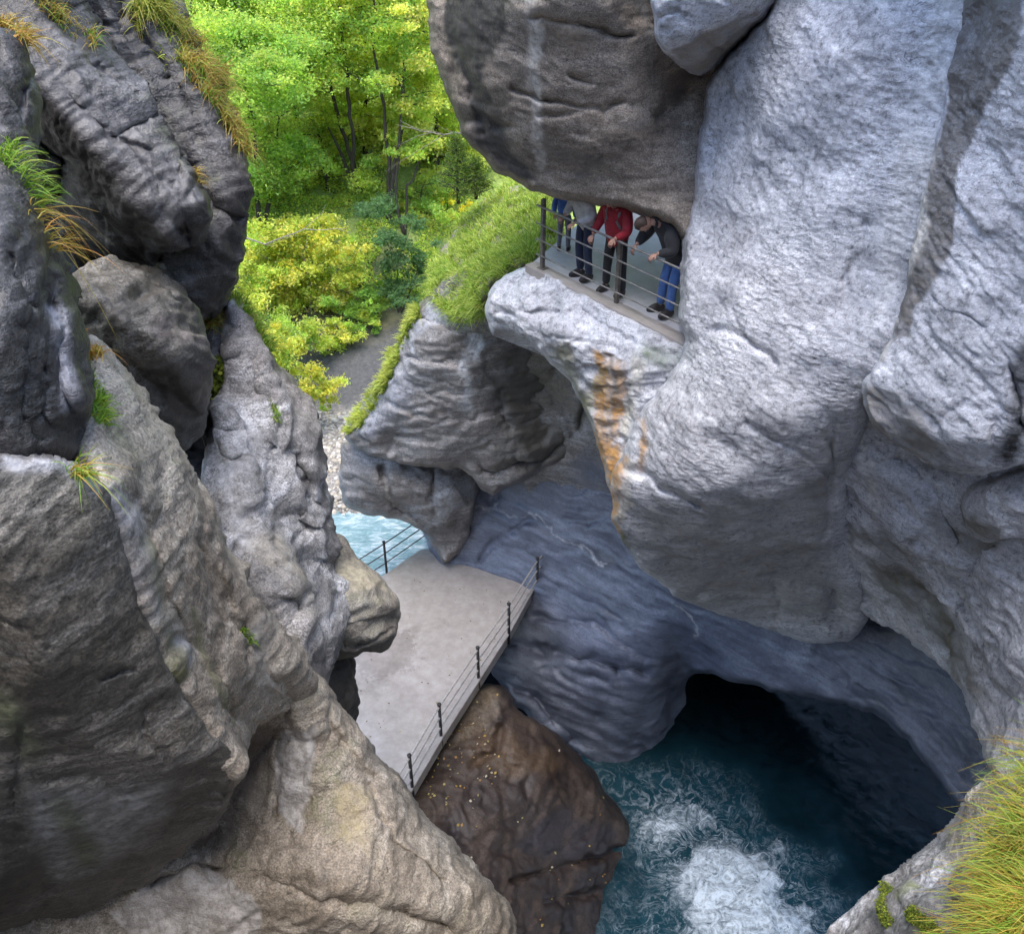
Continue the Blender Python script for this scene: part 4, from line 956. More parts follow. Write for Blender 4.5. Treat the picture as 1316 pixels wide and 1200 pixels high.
# ------------------------------------------------------------------ lower platform
def concrete_mat(name, wet):
    t = NT(name)
    co = t.node("ShaderNodeTexCoord").outputs["Object"]
    n = t.noise(co, 0.55, 6, 0.65, 0.6); n2 = t.noise(co, 4.0, 8, 0.7); n3 = t.noise(co, 22.0, 6, 0.7)
    col = t.ramp(t.math('ADD', t.math('MULTIPLY', n, 0.55), t.math('MULTIPLY', n2, 0.45)), [(0.34, (0.21, 0.185, 0.165)), (0.5, (0.31, 0.28, 0.255)), (0.66, (0.42, 0.39, 0.365))])
    w = t.mapr(n, 0.40, 0.54, 0.0, 1.0)
    if wet == 'puddle':          # standing water under the rock nose on the left of the platform
        q = PZ(492, 838, ZP)
        vd = t.node("ShaderNodeVectorMath", {0: t.node("ShaderNodeMapping", {"Vector": co, "Location": (-q[0], -q[1], 0.0), "Scale": (1.0, 1.0, 0.0)}, vector_type='POINT').outputs[0]}, operation='LENGTH').outputs["Value"]
        pw = t.mapr(t.math('ADD', vd, t.math('MULTIPLY', n2, 1.6)), 1.5, 2.4, 1.0, 0.0)
        w = t.math('MAXIMUM', t.math('MULTIPLY', w, 0.55), pw)
    ro = t.mapr(w, 0, 1, 0.55, 0.2) if wet else 0.6
    bm = t.node("ShaderNodeBump", {"Height": t.math('ADD', n2, t.math('MULTIPLY', n3, 0.4)), "Strength": 0.08 if wet else 0.25, "Distance": 0.03})
    if wet: col = t.mix(1.0, col, t.ramp(w, [(0.0, (1.1, 1.1, 1.1)), (1.0, (0.86, 0.85, 0.85))]), 'MULTIPLY')
    return t.done(t.node("ShaderNodeBsdfPrincipled", {"Base Color": col, "Roughness": ro, "Normal": bm.outputs[0]}).outputs[0])
M['wetcon'] = concrete_mat('wet_concrete', 'puddle')
M['deck'] = concrete_mat('pale_damp_deck', False)
for nd in M['deck'].node_tree.nodes:
    if nd.type == 'VALTORGB' and len(nd.color_ramp.elements) == 3:
        for e_, c_ in zip(nd.color_ramp.elements, ((0.36, 0.35, 0.37), (0.47, 0.46, 0.48), (0.56, 0.55, 0.57))): e_.color = (*c_, 1)
M['con'] = concrete_mat('dry_concrete', False)

def slab(name, top, thick, mat, bevel=0.03, sub=0.3):
    """a slab given by the corners of its upper face (world points)"""
    bm = bmesh.new()
    vs = [bm.verts.new(tuple(p)) for p in top]
    f = bm.faces.new(vs)
    if f.normal.z < 0: f.normal_flip()
    bm.normal_update()
    r = bmesh.ops.extrude_face_region(bm, geom=[f])
    low = [v for v in r['geom'] if isinstance(v, bmesh.types.BMVert)]
    for v in low: v.co.z -= thick
    bmesh.ops.recalc_face_normals(bm, faces=bm.faces)
    if bevel:
        bmesh.ops.bevel(bm, geom=[e for e in bm.edges], offset=bevel, segments=2, affect='EDGES', profile=0.7)
    me = bpy.data.meshes.new(name); bm.to_mesh(me); bm.free()
    return link(name, me, mat)

plat = [PZ(696, 738, ZP), PZ(655, 812, ZP), PZ(616, 873, ZP), PZ(568, 948, ZP), PZ(528, 1016, ZP), PZ(480, 1090, ZP), PZ(330, 1090, ZP), PZ(300, 900, ZP), PZ(380, 800, ZP), PZ(470, 752, ZP), PZ(497, 736, ZP), PZ(540, 706, ZP), PZ(620, 700, ZP), PZ(700, 715, ZP)]
o = slab('platform', plat, 0.35, M['wetcon']); tag(o, kind='structure', label='wet concrete viewing platform on the gorge floor')
o['category'] = 'platform'

# upper walkway deck and kerb
WA, WB, WC = P(697, 347, 14.5), P(792, 393, 13.8), P(885, 440, 13.05)
wdir = (WC - WA); wdir /= np.linalg.norm(wdir)
win = np.cross([0, 0, 1], wdir); win /= np.linalg.norm(win)
if win[1] < 0: win = -win
deck = [WA - wdir * 0.25 - win * 0.06, WC + wdir * 2.5 - win * 0.06, WC + wdir * 2.5 + win * 8.0, WA - wdir * 1.4 + win * 8.0, WA - wdir * 0.9 + win * 2.0]
o = slab('walkway', [q + np.array([0, 0, -0.004]) for q in deck], 0.22, M['deck'], bevel=0.015); tag(o, kind='structure', label='grey walkway deck hewn into the rock')
kerb = [WA - wdir * 0.26 - win * 0.14, WC + wdir * 2.5 - win * 0.14, WC + wdir * 2.5 + win * 0.12, WA - wdir * 0.26 + win * 0.12]
o = slab('kerb', [q + np.array([0, 0, 0.03]) for q in kerb], 0.26, M['con'], bevel=0.02); tag(o, kind='structure')

# ------------------------------------------------------------------ small mesh helpers
def tube_np(path, rad, sides=10, caps=True):
    """swept tube: verts, quads, tris"""
    path = np.asarray(path, float); n = len(path)
    rad = np.broadcast_to(np.asarray(rad, float), (n,))
    tg = np.gradient(path, axis=0); tg /= np.linalg.norm(tg, axis=1)[:, None] + 1e-12
    ref = np.array([0, 0, 1.0]) if abs(tg[0][2]) < 0.9 else np.array([1.0, 0, 0])
    V = []
    for k in range(n):
        a = np.cross(tg[k], ref); a /= np.linalg.norm(a) + 1e-12
        b = np.cross(tg[k], a)
        th = np.linspace(0, 2 * np.pi, sides, endpoint=False)
        V.append(path[k] + rad[k] * (np.cos(th)[:, None] * a + np.sin(th)[:, None] * b))
    V = np.concatenate(V)
    i = np.arange(sides); j = (i + 1) % sides
    Q = np.concatenate([np.stack([k * sides + i, k * sides + j, (k + 1) * sides + j, (k + 1) * sides + i], 1) for k in range(n - 1)])
    T = np.zeros((0, 3), int)
    if caps:
        V = np.concatenate([V, path[:1], path[-1:]])
        T = np.concatenate([np.stack([j, i, np.full(sides, n * sides)], 1), np.stack([(n - 1) * sides + i, (n - 1) * sides + j, np.full(sides, n * sides + 1)], 1)])
    return V, Q, T

def tubes_mesh(name, lst, sides=10):
    Vs, Qs, Ts, off = [], [], [], 0
    for path, rad in lst:
        V, Q, T = tube_np(path, rad, sides)
        Vs.append(V); Qs.append(Q + off); Ts.append(T + off); off += len(V)
    return mesh_np(name, np.concatenate(Vs), [np.concatenate(Qs), np.concatenate(Ts)])

def beam(name, a, b, w, h, mat, parent, bevel=0.006, up=(0, 0, 1)):
    """rectangular bar from a to b"""
    a = np.array(a, float); b = np.array(b, float)
    d = b - a; L = np.linalg.norm(d); d /= L
    s = np.cross(d, up)
    if np.linalg.norm(s) < 1e-3: s = np.cross(d, wdir)
    s /= np.linalg.norm(s); u = np.cross(s, d)
    bm = bmesh.new()
    r = bmesh.ops.create_cube(bm, size=1.0)
    for v in r['verts']:
        c = a + d * (v.co.x + 0.5) * L + s * v.co.y * w + u * v.co.z * h
        v.co = Vector(c)
    bmesh.ops.recalc_face_normals(bm, faces=bm.faces)
    if bevel: bmesh.ops.bevel(bm, geom=list(bm.edges), offset=bevel, segments=1, affect='EDGES')
    me = bpy.data.meshes.new(name); bm.to_mesh(me); bm.free()
    return put(link(name, me, mat), parent)

def metal_mat(name, c0, c1, rough=0.5, metallic=0.4):
    t = NT(name)
    co = t.node("ShaderNodeTexCoord").outputs["Object"]
    n = t.noise(co, 14.0, 7, 0.7)
    col = t.ramp(n, [(0.35, c0), (0.65, c1)])
    bm = t.node("ShaderNodeBump", {"Height": n, "Strength": 0.2, "Distance": 0.01})
    return t.done(t.node("ShaderNodeBsdfPrincipled", {"Base Color": col, "Roughness": rough, "Metallic": metallic, "Normal": bm.outputs[0]}).outputs[0])
M['steel'] = metal_mat('galvanised_steel', (0.16, 0.15, 0.14), (0.30, 0.29, 0.275), 0.45, 0.5)
M['rail'] = metal_mat('weathered_timber_grey', (0.22, 0.205, 0.19), (0.4, 0.38, 0.36), 0.6, 0.0)
M['post'] = metal_mat('weathered_post_steel', (0.10, 0.085, 0.07), (0.20, 0.175, 0.15), 0.6, 0.3)
M['dark_post'] = metal_mat('dark_iron', (0.02, 0.018, 0.018), (0.055, 0.05, 0.048), 0.6, 0.3)

# ------------------------------------------------------------------ upper railing
UP = np.array([0, 0, 1.0])
rail_root = empty('upper_railing', WA)
tag(rail_root, 'steel railing with four bars along the upper walkway', 'railing')
ends = [WA, WB, WC + wdir * 0.55]
for q in ends:
    po = beam('post', q - UP * 0.05, q + UP * 1.16, 0.055, 0.075, M['post'], rail_root, up=win)
    beam('base_plate', q - win * 0.07 + UP * 0.038, q + win * 0.07 + UP * 0.038, 0.14, 0.012, M['post'], po, bevel=0.003)
for hgt in (0.25, 0.50, 0.755, 1.04):
    r = 0.018 if hgt > 1 else 0.0135
    q0 = WA - wdir * 0.10 + UP * hgt - win * 0.045; q1 = WC + wdir * 1.2 + UP * hgt - win * 0.045
    o = link('rail', tubes_mesh('rail', [([q0 + (q1 - q0) * t for t in np.linspace(0, 1, 6)], r)], 10), M['steel'])
    put(o, rail_root)

# ------------------------------------------------------------------ lower railings
def fence(bases, name, label, heights, ext0, ext1, pr=0.022, rr=0.015, ph=1.08, mat_p=None, mat_r=None):
    root = empty(name, bases[0]); tag(root, label, 'railing')
    for b in bases:
        po = put(link('post', tubes_mesh('post', [([b - UP * 0.3, b + UP * 0.4, b + UP * ph], pr)], 8), mat_p), root)
        put(link('post_cap', tubes_mesh('post_cap', [([b + UP * (ph + 0.001), b + UP * (ph + 0.03)], pr * 1.35)], 8), mat_p), po)
    pts = [ext0] + list(bases) + [ext1]
    for h in heights:
        path = [q + UP * h for q in pts]
        put(link('rail', tubes_mesh('rail', [(path, rr)], 8), mat_r), root)
    return root
fb = [PZ(704, 741, ZP), PZ(690, 757, ZP), PZ(654, 816, ZP), PZ(615, 873, ZP), PZ(567, 947, ZP), PZ(530, 1013, ZP)]
fence(fb, 'platform_railing', 'dark post railing along the pool side of the lower platform', (0.34, 0.68, 1.02), PZ(712, 733, ZP), PZ(485, 1090, ZP), pr=0.038, rr=0.026, mat_p=M['dark_post'], mat_r=M['rail'])
fb = [PZ(472, 751, ZP), PZ(497, 735, ZP), PZ(530, 712, ZP), PZ(560, 690, ZP)]
fence(fb[1:2], 'river_railing', 'short dark railing on the river side of the lower platform', (0.34, 0.68, 1.02), PZ(462, 758, ZP), PZ(556, 693, ZP), pr=0.035, rr=0.016, mat_p=M['dark_post'], mat_r=M['dark_post'])

# edge beam under the pool-side railing
pa = [PZ(696, 738, ZP), PZ(655, 812, ZP), PZ(616, 873, ZP), PZ(568, 948, ZP), PZ(528, 1016, ZP), PZ(480, 1090, ZP)]
er = empty('platform_edge', pa[0]); tag(er, 'pale concrete edge strip under the platform railing', 'kerb', kind='structure')
for k in range(len(pa) - 1):
    beam('kerb_segment', pa[k] + UP * 0.03, pa[k + 1] + UP * 0.03 - (pa[k + 1] - pa[k]) * 0.004, 0.09, 0.08, M['con'], er, bevel=0.01)

# ------------------------------------------------------------------ people
def cloth_mat(name, c, rough=0.85, var=0.3):
    t = NT(name)
    co = t.node("ShaderNodeTexCoord").outputs["Object"]
    n = t.noise(co, 9.0, 6, 0.65)
    col = t.ramp(n, [(0.3, tuple(v * (1 - var) for v in c)), (0.7, tuple(min(v * (1 + var), 1) for v in c))])
    bm = t.node("ShaderNodeBump", {"Height": t.noise(co, 14.0, 5, 0.6), "Strength": 0.35, "Distance": 0.03})
    return t.done(t.node("ShaderNodeBsdfPrincipled", {"Base Color": col, "Roughness": rough, "Normal": bm.outputs[0], "Sheen Weight": 0.1}).outputs[0])
M['skin'] = cloth_mat('skin', (0.42, 0.23, 0.16), 0.5, 0.08)
M['hair'] = cloth_mat('brown_hair', (0.05, 0.028, 0.018), 0.6, 0.4)
M['eye'] = cloth_mat('eye', (0.02, 0.015, 0.012), 0.2, 0.1)
M['red'] = cloth_mat('red_jacket_cloth', (0.30, 0.008, 0.018), 0.7)
M['black'] = cloth_mat('black_cloth', (0.012, 0.012, 0.014), 0.85)
M['charcoal'] = cloth_mat('charcoal_jacket_cloth', (0.022, 0.021, 0.023), 0.8)
M['jeans'] = cloth_mat('blue_jeans', (0.06, 0.13, 0.33), 0.9)
M['navy'] = cloth_mat('navy_jeans', (0.02, 0.026, 0.055), 0.9)
M['grey_coat'] = cloth_mat('pale_grey_coat', (0.5, 0.48, 0.47), 0.9)
M['blue_coat'] = cloth_mat('blue_jacket_cloth', (0.05, 0.13, 0.42), 0.75)
M['shoe'] = cloth_mat('dark_leather', (0.022, 0.017, 0.016), 0.55)
M['strap'] = cloth_mat('grey_strap', (0.2, 0.19, 0.18), 0.8)
M['greytrouser'] = cloth_mat('grey_trousers', (0.16, 0.16, 0.18), 0.9)

def skin_mesh(name, verts, edges, radii, root=0, sub=2):
    me = bpy.data.meshes.new(name)
    me.from_pydata([tuple(v) for v in verts], edges, [])
    o = bpy.data.objects.new(name, me); COL.objects.link(o)
    md = o.modifiers.new('skin', 'SKIN'); md.use_smooth_shade = True; md.branch_smoothing = 0.4
    for k, sv in enumerate(me.skin_vertices[0].data):
        r = radii[k]
        sv.radius = r if isinstance(r, tuple) else (r, r)
        sv.use_root = (k == root)
    sm_ = o.modifiers.new('sub', 'SUBSURF'); sm_.levels = sub; sm_.render_levels = sub
    dg = bpy.context.evaluated_depsgraph_get()
    res = bpy.data.meshes.new_from_object(o.evaluated_get(dg))
    bpy.data.objects.remove(o); bpy.data.meshes.remove(me)
    return res

def ellipsoid(bm, c, axes, mat_index=0, seg=16, rings=10, fn=None):
    r = bmesh.ops.create_uvsphere(bm, u_segments=seg, v_segments=rings, radius=1.0)
    for v in r['verts']:
        p = np.array(v.co)
        if fn is not None: p = fn(p)
        v.co = Vector(np.array(c) + axes[0] * p[0] + axes[1] * p[1] + axes[2] * p[2])
    for f in {f for v in r['verts'] for f in v.link_faces}:
        f.material_index = mat_index; f.smooth = True

def person(base, fwd, lat, J, label, top, bottom, hair='hair', shoe='shoe', scale=1.0, group='people on the upper walkway', coat_len=0.0, straps=None, top_name='jacket', bulk=1.0):
    """J: joint name -> (forward, lateral, up) in metres from the point between the feet; l_ = lat -, r_ = lat +"""
    fwd = np.array(fwd) / np.linalg.norm(fwd); lat = np.array(lat) / np.linalg.norm(lat)
    W = {k: base + scale * (fwd * v[0] + lat * v[1] + UP * v[2]) for k, v in J.items()}
    root = empty('person', base)
    tag(root, label, 'person', group)
    # --- the body: one skinned figure with head and hands
    names = ['pelvis', 'spine', 'chest', 'neck', 'headbase']
    verts = [W['pelvis'], W['spine'], W['chest'], W['neck'], W['neck'] * 0.45 + W['head'] * 0.55]
    edges = [(0, 1), (1, 2), (2, 3), (3, 4)]
    rad = [(0.13, 0.10), (0.12, 0.095), (0.14, 0.10), 0.055, 0.06]
    for s in ('l', 'r'):
        i = len(verts)
        verts += [W[s + '_shoulder'], W[s + '_elbow'], W[s + '_wrist']]
        edges += [(2, i), (i, i + 1), (i + 1, i + 2)]
        rad += [0.06, 0.042, 0.029]
        i = len(verts)
        verts += [W[s + '_hip'], W[s + '_knee'], W[s + '_ankle'], W[s + '_toe']]
        edges += [(0, i), (i, i + 1), (i + 1, i + 2), (i + 2, i + 3)]
        rad += [0.085, 0.055, 0.04, 0.035]
    rad = [tuple(scale * q for q in r) if isinstance(r, tuple) else scale * r for r in rad]
    body = skin_mesh('body', verts, edges, rad)
    bm = bmesh.new(); bm.from_mesh(body)
    for f in bm.faces: f.smooth = True
    # head: face looks along hd, crown along hu
    hu = W['head'] - W['neck']; hu /= np.linalg.norm(hu)
    look = fwd * J['look'][0] + lat * J['look'][1] + UP * J['look'][2]
    look = look - hu * np.dot(look, hu); look /= np.linalg.norm(look)
    side = np.cross(hu, look)
    c = W['head'] + hu * 0.02 * scale
    ax = [look * 0.098 * scale, side * 0.077 * scale, hu * 0.118 * scale]
    def face(p):
        p = p.copy()
        if p[2] < 0:                       # jaw narrows, chin comes forward
            p[1] *= 1 + 0.32 * p[2]
            if p[0] > 0: p[0] *= 1 + 0.06 * abs(p[2])
        if p[0] > 0.6 and abs(p[1]) < 0.35:  # nose
            p[0] += 0.26 * math.exp(-((p[2] + 0.12) / 0.16) ** 2) * math.exp(-(p[1] / 0.16) ** 2)
            p[0] -= 0.06 * math.exp(-((p[2] - 0.1) / 0.1) ** 2)
        return p
    ellipsoid(bm, c, ax, 0, 24, 18, face)
    for s in (-1, 1):
        ellipsoid(bm, c + ax[0] * 0.86 + ax[1] * 0.36 * s + ax[2] * 0.06, [q * 0.12 for q in ax], 1, 8, 6)       # eyes
        ellipsoid(bm, c + ax[1] * 1.0 * s - ax[2] * 0.02, [ax[0] * 0.2, ax[1] * 0.12, ax[2] * 0.26], 0, 8, 6)       # ears
    ellipsoid(bm, c + ax[0] * 0.93 - ax[2] * 0.47, [ax[0] * 0.06, ax[1] * 0.32, ax[2] * 0.05], 2, 8, 6)             # mouth
    # hands
    tv, tq, tt, toff = [], [], [], 0
    for s in ('l', 'r'):
        w = W[s + '_wrist']; hd = w - W[s + '_elbow']; hd /= np.linalg.norm(hd)
        if s + '_grip' in J:
            hd = fwd * J[s + '_grip'][0] + lat * J[s + '_grip'][1] + UP * J[s + '_grip'][2]; hd /= np.linalg.norm(hd)
        curl = np.cross(hd, lat); curl /= np.linalg.norm(curl)
        if np.dot(curl, UP) > 0: curl = -curl
        wd = np.cross(curl, hd)
        ellipsoid(bm, w + hd * 0.05 * scale, [hd * 0.055 * scale, wd * 0.042 * scale, curl * 0.017 * scale], 0, 12, 8)
        for k, (o_, L) in enumerate(((-0.031, 0.062), (-0.011, 0.074), (0.010, 0.07), (0.029, 0.056))):
            p0 = w + (hd * 0.085 + wd * o_) * scale
            p1 = p0 + (hd * 0.45 * L + curl * 0.12 * L) * scale
            p2 = p1 + (hd * 0.22 * L + curl * 0.35 * L) * scale
            p3 = p2 + (-hd * 0.05 * L + curl * 0.3 * L) * scale
            V, Q, T = tube_np([p0, p1, p2, p3], np.array([0.0095, 0.009, 0.008, 0.006]) * scale, 6)
            tv.append(V); tq.append(Q + toff); tt.append(T + toff); toff += len(V)
        sg = 1 if s == 'l' else -1
        p0 = w + (hd * 0.03 + wd * 0.03 * sg) * scale
        p1 = p0 + (hd * 0.03 + wd * 0.022 * sg + curl * 0.012) * scale
        p2 = p1 + (hd * 0.028 + wd * 0.004 * sg + curl * 0.014) * scale
        V, Q, T = tube_np([p0, p1, p2], np.array([0.012, 0.011, 0.008]) * scale, 6)
        tv.append(V); tq.append(Q + toff); tt.append(T + toff); toff += len(V)
    tv = np.concatenate(tv)
    bv = [bm.verts.new(tuple(v)) for v in tv]
    for arr in (np.concatenate(tq), np.concatenate(tt)):
        for f in arr:
            try:
                ff = bm.faces.new([bv[i] for i in f]); ff.smooth = True
            except ValueError: pass
    bm.to_mesh(body); bm.free()
    for mm in ('skin', 'eye', 'skin'): body.materials.append(M[mm])
    put(link('body', body), root)
    # --- hair
    bm = bmesh.new()
    def hairfn(p):
        p = p.copy()
        if p[0] > 0.25 and p[2] < 0.55: p *= 0.86
        if p[2] < -0.35: p *= 0.8
        return p * (1 + 0.05 * math.sin(9 * p[1] + 5 * p[2]) * math.cos(7 * p[0]))
    ellipsoid(bm, c - ax[0] * 0.10 + ax[2] * 0.10, [ax[0] * 1.05, ax[1] * 1.12, ax[2] * 1.06], 0, 20, 14, hairfn)
    me = bpy.data.meshes.new('hair'); bm.to_mesh(me); bm.free()
    put(link('hair', me, M[hair]), root)
    # --- jacket
    b = bulk
    verts = [W['pelvis'] - UP * coat_len * scale, W['spine'], W['chest'], W['chest'] * 0.35 + W['neck'] * 0.65]
    edges = [(0, 1), (1, 2), (2, 3)]
    rad = [(0.185 * b, 0.155 * b), (0.175 * b, 0.14 * b), (0.185 * b, 0.14 * b), 0.085]
    for s in ('l', 'r'):
        i = len(verts)
        verts += [W[s + '_shoulder'], W[s + '_elbow'], W[s + '_wrist'] * 0.93 + W[s + '_elbow'] * 0.07]
        edges += [(2, i), (i, i + 1), (i + 1, i + 2)]
        rad += [0.088 * b, 0.068 * b, 0.052]
    rad = [tuple(scale * q for q in r) if isinstance(r, tuple) else scale * r for r in rad]
    jk = put(link(top_name, skin_mesh(top_name, verts, edges, rad), M[top]), root)
    col_path = [W['neck'] + (math.cos(a) * look + math.sin(a) * side) * 0.072 * scale - hu * 0.015 * scale for a in np.linspace(0, 2 * math.pi, 14)]
    put(link('collar', tubes_mesh('collar', [(col_path, 0.022 * scale)], 8), M[top]), jk)
    if straps:
        lst = []
        for s in ('l', 'r'):
            sh = W[s + '_shoulder'] * 0.62 + W['chest'] * 0.38
            lst.append(([sh - fwd * 0.12 + UP * 0.0, sh + UP * 0.105, sh + fwd * 0.125 - UP * 0.02, W['spine'] * 0.5 + W['chest'] * 0.5 + (W[s + '_shoulder'] - W['chest']) * 0.5 + fwd * 0.155, W['spine'] + fwd * 0.13 + (W[s + '_shoulder'] - W['chest']) * 0.75 - UP * 0.03]))
        for pth in lst:
            put(link('strap', tubes_mesh('strap', [(pth, 0.02)], 6), M[straps]), jk)
    # --- trousers
    verts = [W['pelvis'] + UP * 0.02]; edges = []; rad = [(0.13, 0.11)]
    for s in ('l', 'r'):
        i = len(verts)
        verts += [W[s + '_hip'], W[s + '_knee'], W[s + '_ankle']]
        edges += [(0, i), (i, i + 1), (i + 1, i + 2)]
        rad += [0.105, 0.076, 0.066]
    rad = [tuple(scale * q for q in r) if isinstance(r, tuple) else scale * r for r in rad]
    put(link('trousers', skin_mesh('trousers', verts, edges, rad), M[bottom]), root)
    # --- shoes
    for s in ('l', 'r'):
        an, to = W[s + '_ankle'], W[s + '_toe']
        d = to - an; d[2] = 0; d /= np.linalg.norm(d); sd2 = np.cross(UP, d)
        g = np.array([an[0], an[1], base[2]])
        def shoefn(p):
            p = p.copy(); p[2] = max(p[2], -0.72)
            if p[0] > 0.1: p[2] = p[2] * (1 - 0.35 * p[0]) if p[2] > 0 else p[2]
            return p
        bm = bmesh.new()
        ellipsoid(bm, g + d * 0.065 * scale + UP * 0.058 * scale, [d * 0.155 * scale, sd2 * 0.056 * scale, UP * 0.08 * scale], 0, 16, 10, shoefn)
        me = bpy.data.meshes.new('shoe'); bm.to_mesh(me); bm.free()
        put(link('shoe', me, M[shoe]), root)
    return root

wn_ = np.cross(wdir, win); wn_ = wn_ if wn_[2] > 0 else -wn_
def deck_pt(px, py):
    ray = P(px, py, 1.0) - CAM
    t = np.dot(WA - CAM, wn_) / np.dot(ray, wn_)
    return CAM + ray * t
STAND = dict(pelvis=(0, 0, 0.93), spine=(0.02, 0, 1.1), chest=(0.04, 0, 1.3), neck=(0.06, 0, 1.47), head=(0.14, 0, 1.6), look=(1, 0, -0.8),
             l_shoulder=(0.04, -0.19, 1.38), r_shoulder=(0.04, 0.19, 1.38), l_hip=(0, -0.095, 0.88), r_hip=(0, 0.095, 0.88), l_knee=(0.03, -0.11, 0.48), r_knee=(0.03, 0.11, 0.48),
             l_ankle=(-0.02, -0.12, 0.09), r_ankle=(-0.02, 0.12, 0.09), l_toe=(0.15, -0.14, 0.04), r_toe=(0.15, 0.14, 0.04))
fw = -win
J = dict(STAND)
J.update(pelvis=(-0.20, 0, 0.93), spine=(-0.13, 0, 1.13), chest=(0.08, 0, 1.34), neck=(0.31, 0, 1.40), head=(0.43, -0.03, 1.37), look=(0.5, -0.15, -1.0), l_shoulder=(0.16, -0.20, 1.33), r_shoulder=(0.16, 0.20, 1.33),
         l_hip=(-0.17, -0.095, 0.88), r_hip=(-0.17, 0.095, 0.88), l_knee=(-0.04, -0.10, 0.47), r_knee=(-0.04, 0.10, 0.47), l_elbow=(0.20, -0.32, 1.08), r_elbow=(0.18, 0.32, 1.08), l_wrist=(0.40, -0.24, 0.98), r_wrist=(0.40, 0.24, 1.06), l_grip=(0.6, 0, -0.8), r_grip=(0.8, 0, -0.4))
person(deck_pt(852, 404), fw - wdir * 0.35, wdir + fw * 0.35, J, 'person in dark jacket and blue jeans bending over the upper railing', 'charcoal', 'jeans', bulk=1.5, coat_len=0.27, scale=1.06)
J = dict(STAND)
J.update(l_elbow=(0.05, -0.30, 1.10), l_wrist=(0.26, -0.30, 0.92), r_elbow=(0.14, 0.29, 1.12), r_wrist=(0.40, 0.20, 1.07), l_grip=(0.7, 0.1, -0.7), r_grip=(0.8, 0, -0.35),
         pelvis=(-0.05, 0, 0.92), chest=(0.06, 0, 1.3), neck=(0.14, 0, 1.45), head=(0.25, 0, 1.55), l_knee=(0.0, -0.15, 0.48), r_knee=(0.02, 0.15, 0.48), l_ankle=(-0.02, -0.17, 0.09), r_ankle=(-0.03, 0.15, 0.09), l_toe=(0.15, -0.2, 0.04))
person(deck_pt(788, 378), fw + wdir * 0.1, wdir, J, 'person in red jacket and black trousers standing at the middle post', 'red', 'black', straps='strap', coat_len=0.20, bulk=1.22)
J = dict(STAND)
J.update(l_elbow=(0.10, -0.27, 1.10), l_wrist=(0.30, -0.18, 1.0), r_elbow=(0.10, 0.27, 1.1), r_wrist=(0.34, 0.16, 1.02), l_grip=(0.8, 0.2, -0.4), r_grip=(0.8, -0.2, -0.4), pelvis=(-0.1, 0, 0.9), chest=(0.08, 0, 1.26), neck=(0.22, 0, 1.39), head=(0.34, 0, 1.47),
         l_shoulder=(0.1, -0.18, 1.32), r_shoulder=(0.1, 0.18, 1.32))
person(deck_pt(750, 358), fw - wdir * 0.25, wdir + fw * 0.25, J, 'person in pale grey coat and navy jeans beside the red jacket', 'grey_coat', 'navy', coat_len=0.16, bulk=1.2, top_name='coat')
J = dict(STAND)
J.update(l_elbow=(0.0, -0.27, 1.12), l_wrist=(0.08, -0.27, 0.86), r_elbow=(0.0, 0.27, 1.12), r_wrist=(0.08, 0.27, 0.86), look=(1, 0, -0.1), head=(0.08, 0, 1.6))
person(deck_pt(724, 322), -wdir * 0.6 + win, wdir + win * 0.6, J, 'small person in blue jacket farther back on the walkway', 'blue_coat', 'greytrouser', scale=0.66, bulk=1.2)

# ------------------------------------------------------------------ vegetation
def leaf_mat(name, trans=0.45, rough=0.55):
    t = NT(name)
    at = t.node("ShaderNodeAttribute", attribute_name="tint").outputs["Color"]
    co = t.node("ShaderNodeTexCoord").outputs["Object"]
    col = t.mix(1.0, at, t.ramp(t.noise(co, 3.0, 4, 0.6), [(0.3, (0.75, 0.78, 0.75)), (0.7, (1.2, 1.18, 1.1))]), 'MULTIPLY')
    d = t.node("ShaderNodeBsdfPrincipled", {"Base Color": col, "Roughness": rough, "Specular IOR Level": 0.3})
    tr = t.node("ShaderNodeBsdfTranslucent", {"Color": t.mix(1.0, col, (1.5, 1.5, 0.95), 'MULTIPLY')})
    return t.done(t.node("ShaderNodeMixShader", {0: trans, 1: d.outputs[0], 2: tr.outputs[0]}).outputs[0])
M['leaf'] = leaf_mat('leaf', 0.64)
M['blade'] = leaf_mat('grass_blade', 0.35)
M['moss'] = leaf_mat('moss', 0.15, 0.9)

def bark_mat(name, c0, c1):
    t = NT(name)
    co = t.node("ShaderNodeTexCoord").outputs["Object"]
    mp = t.node("ShaderNodeMapping", {"Vector": co, "Scale": (6.0, 6.0, 1.2)}).outputs[0]
    n = t.noise(mp, 3.0, 7, 0.7)
    bm = t.node("ShaderNodeBump", {"Height": n, "Strength": 0.7, "Distance": 0.04})
    return t.done(t.node("ShaderNodeBsdfPrincipled", {"Base Color": t.ramp(n, [(0.3, c0), (0.7, c1)]), "Roughness": 0.9, "Normal": bm.outputs[0]}).outputs[0])
M['bark'] = bark_mat('dark_bark', (0.02, 0.016, 0.012), (0.07, 0.058, 0.045))
M['pale_bark'] = bark_mat('pale_twig', (0.14, 0.12, 0.1), (0.3, 0.27, 0.23))

def palette(n, cols, r):
    cols = np.array(cols); k = r.integers(0, len(cols), n)
    c = cols[k] * r.uniform(0.75, 1.25, (n, 1))
    return np.concatenate([np.clip(c, 0, 1), np.ones((n, 1))], 1)

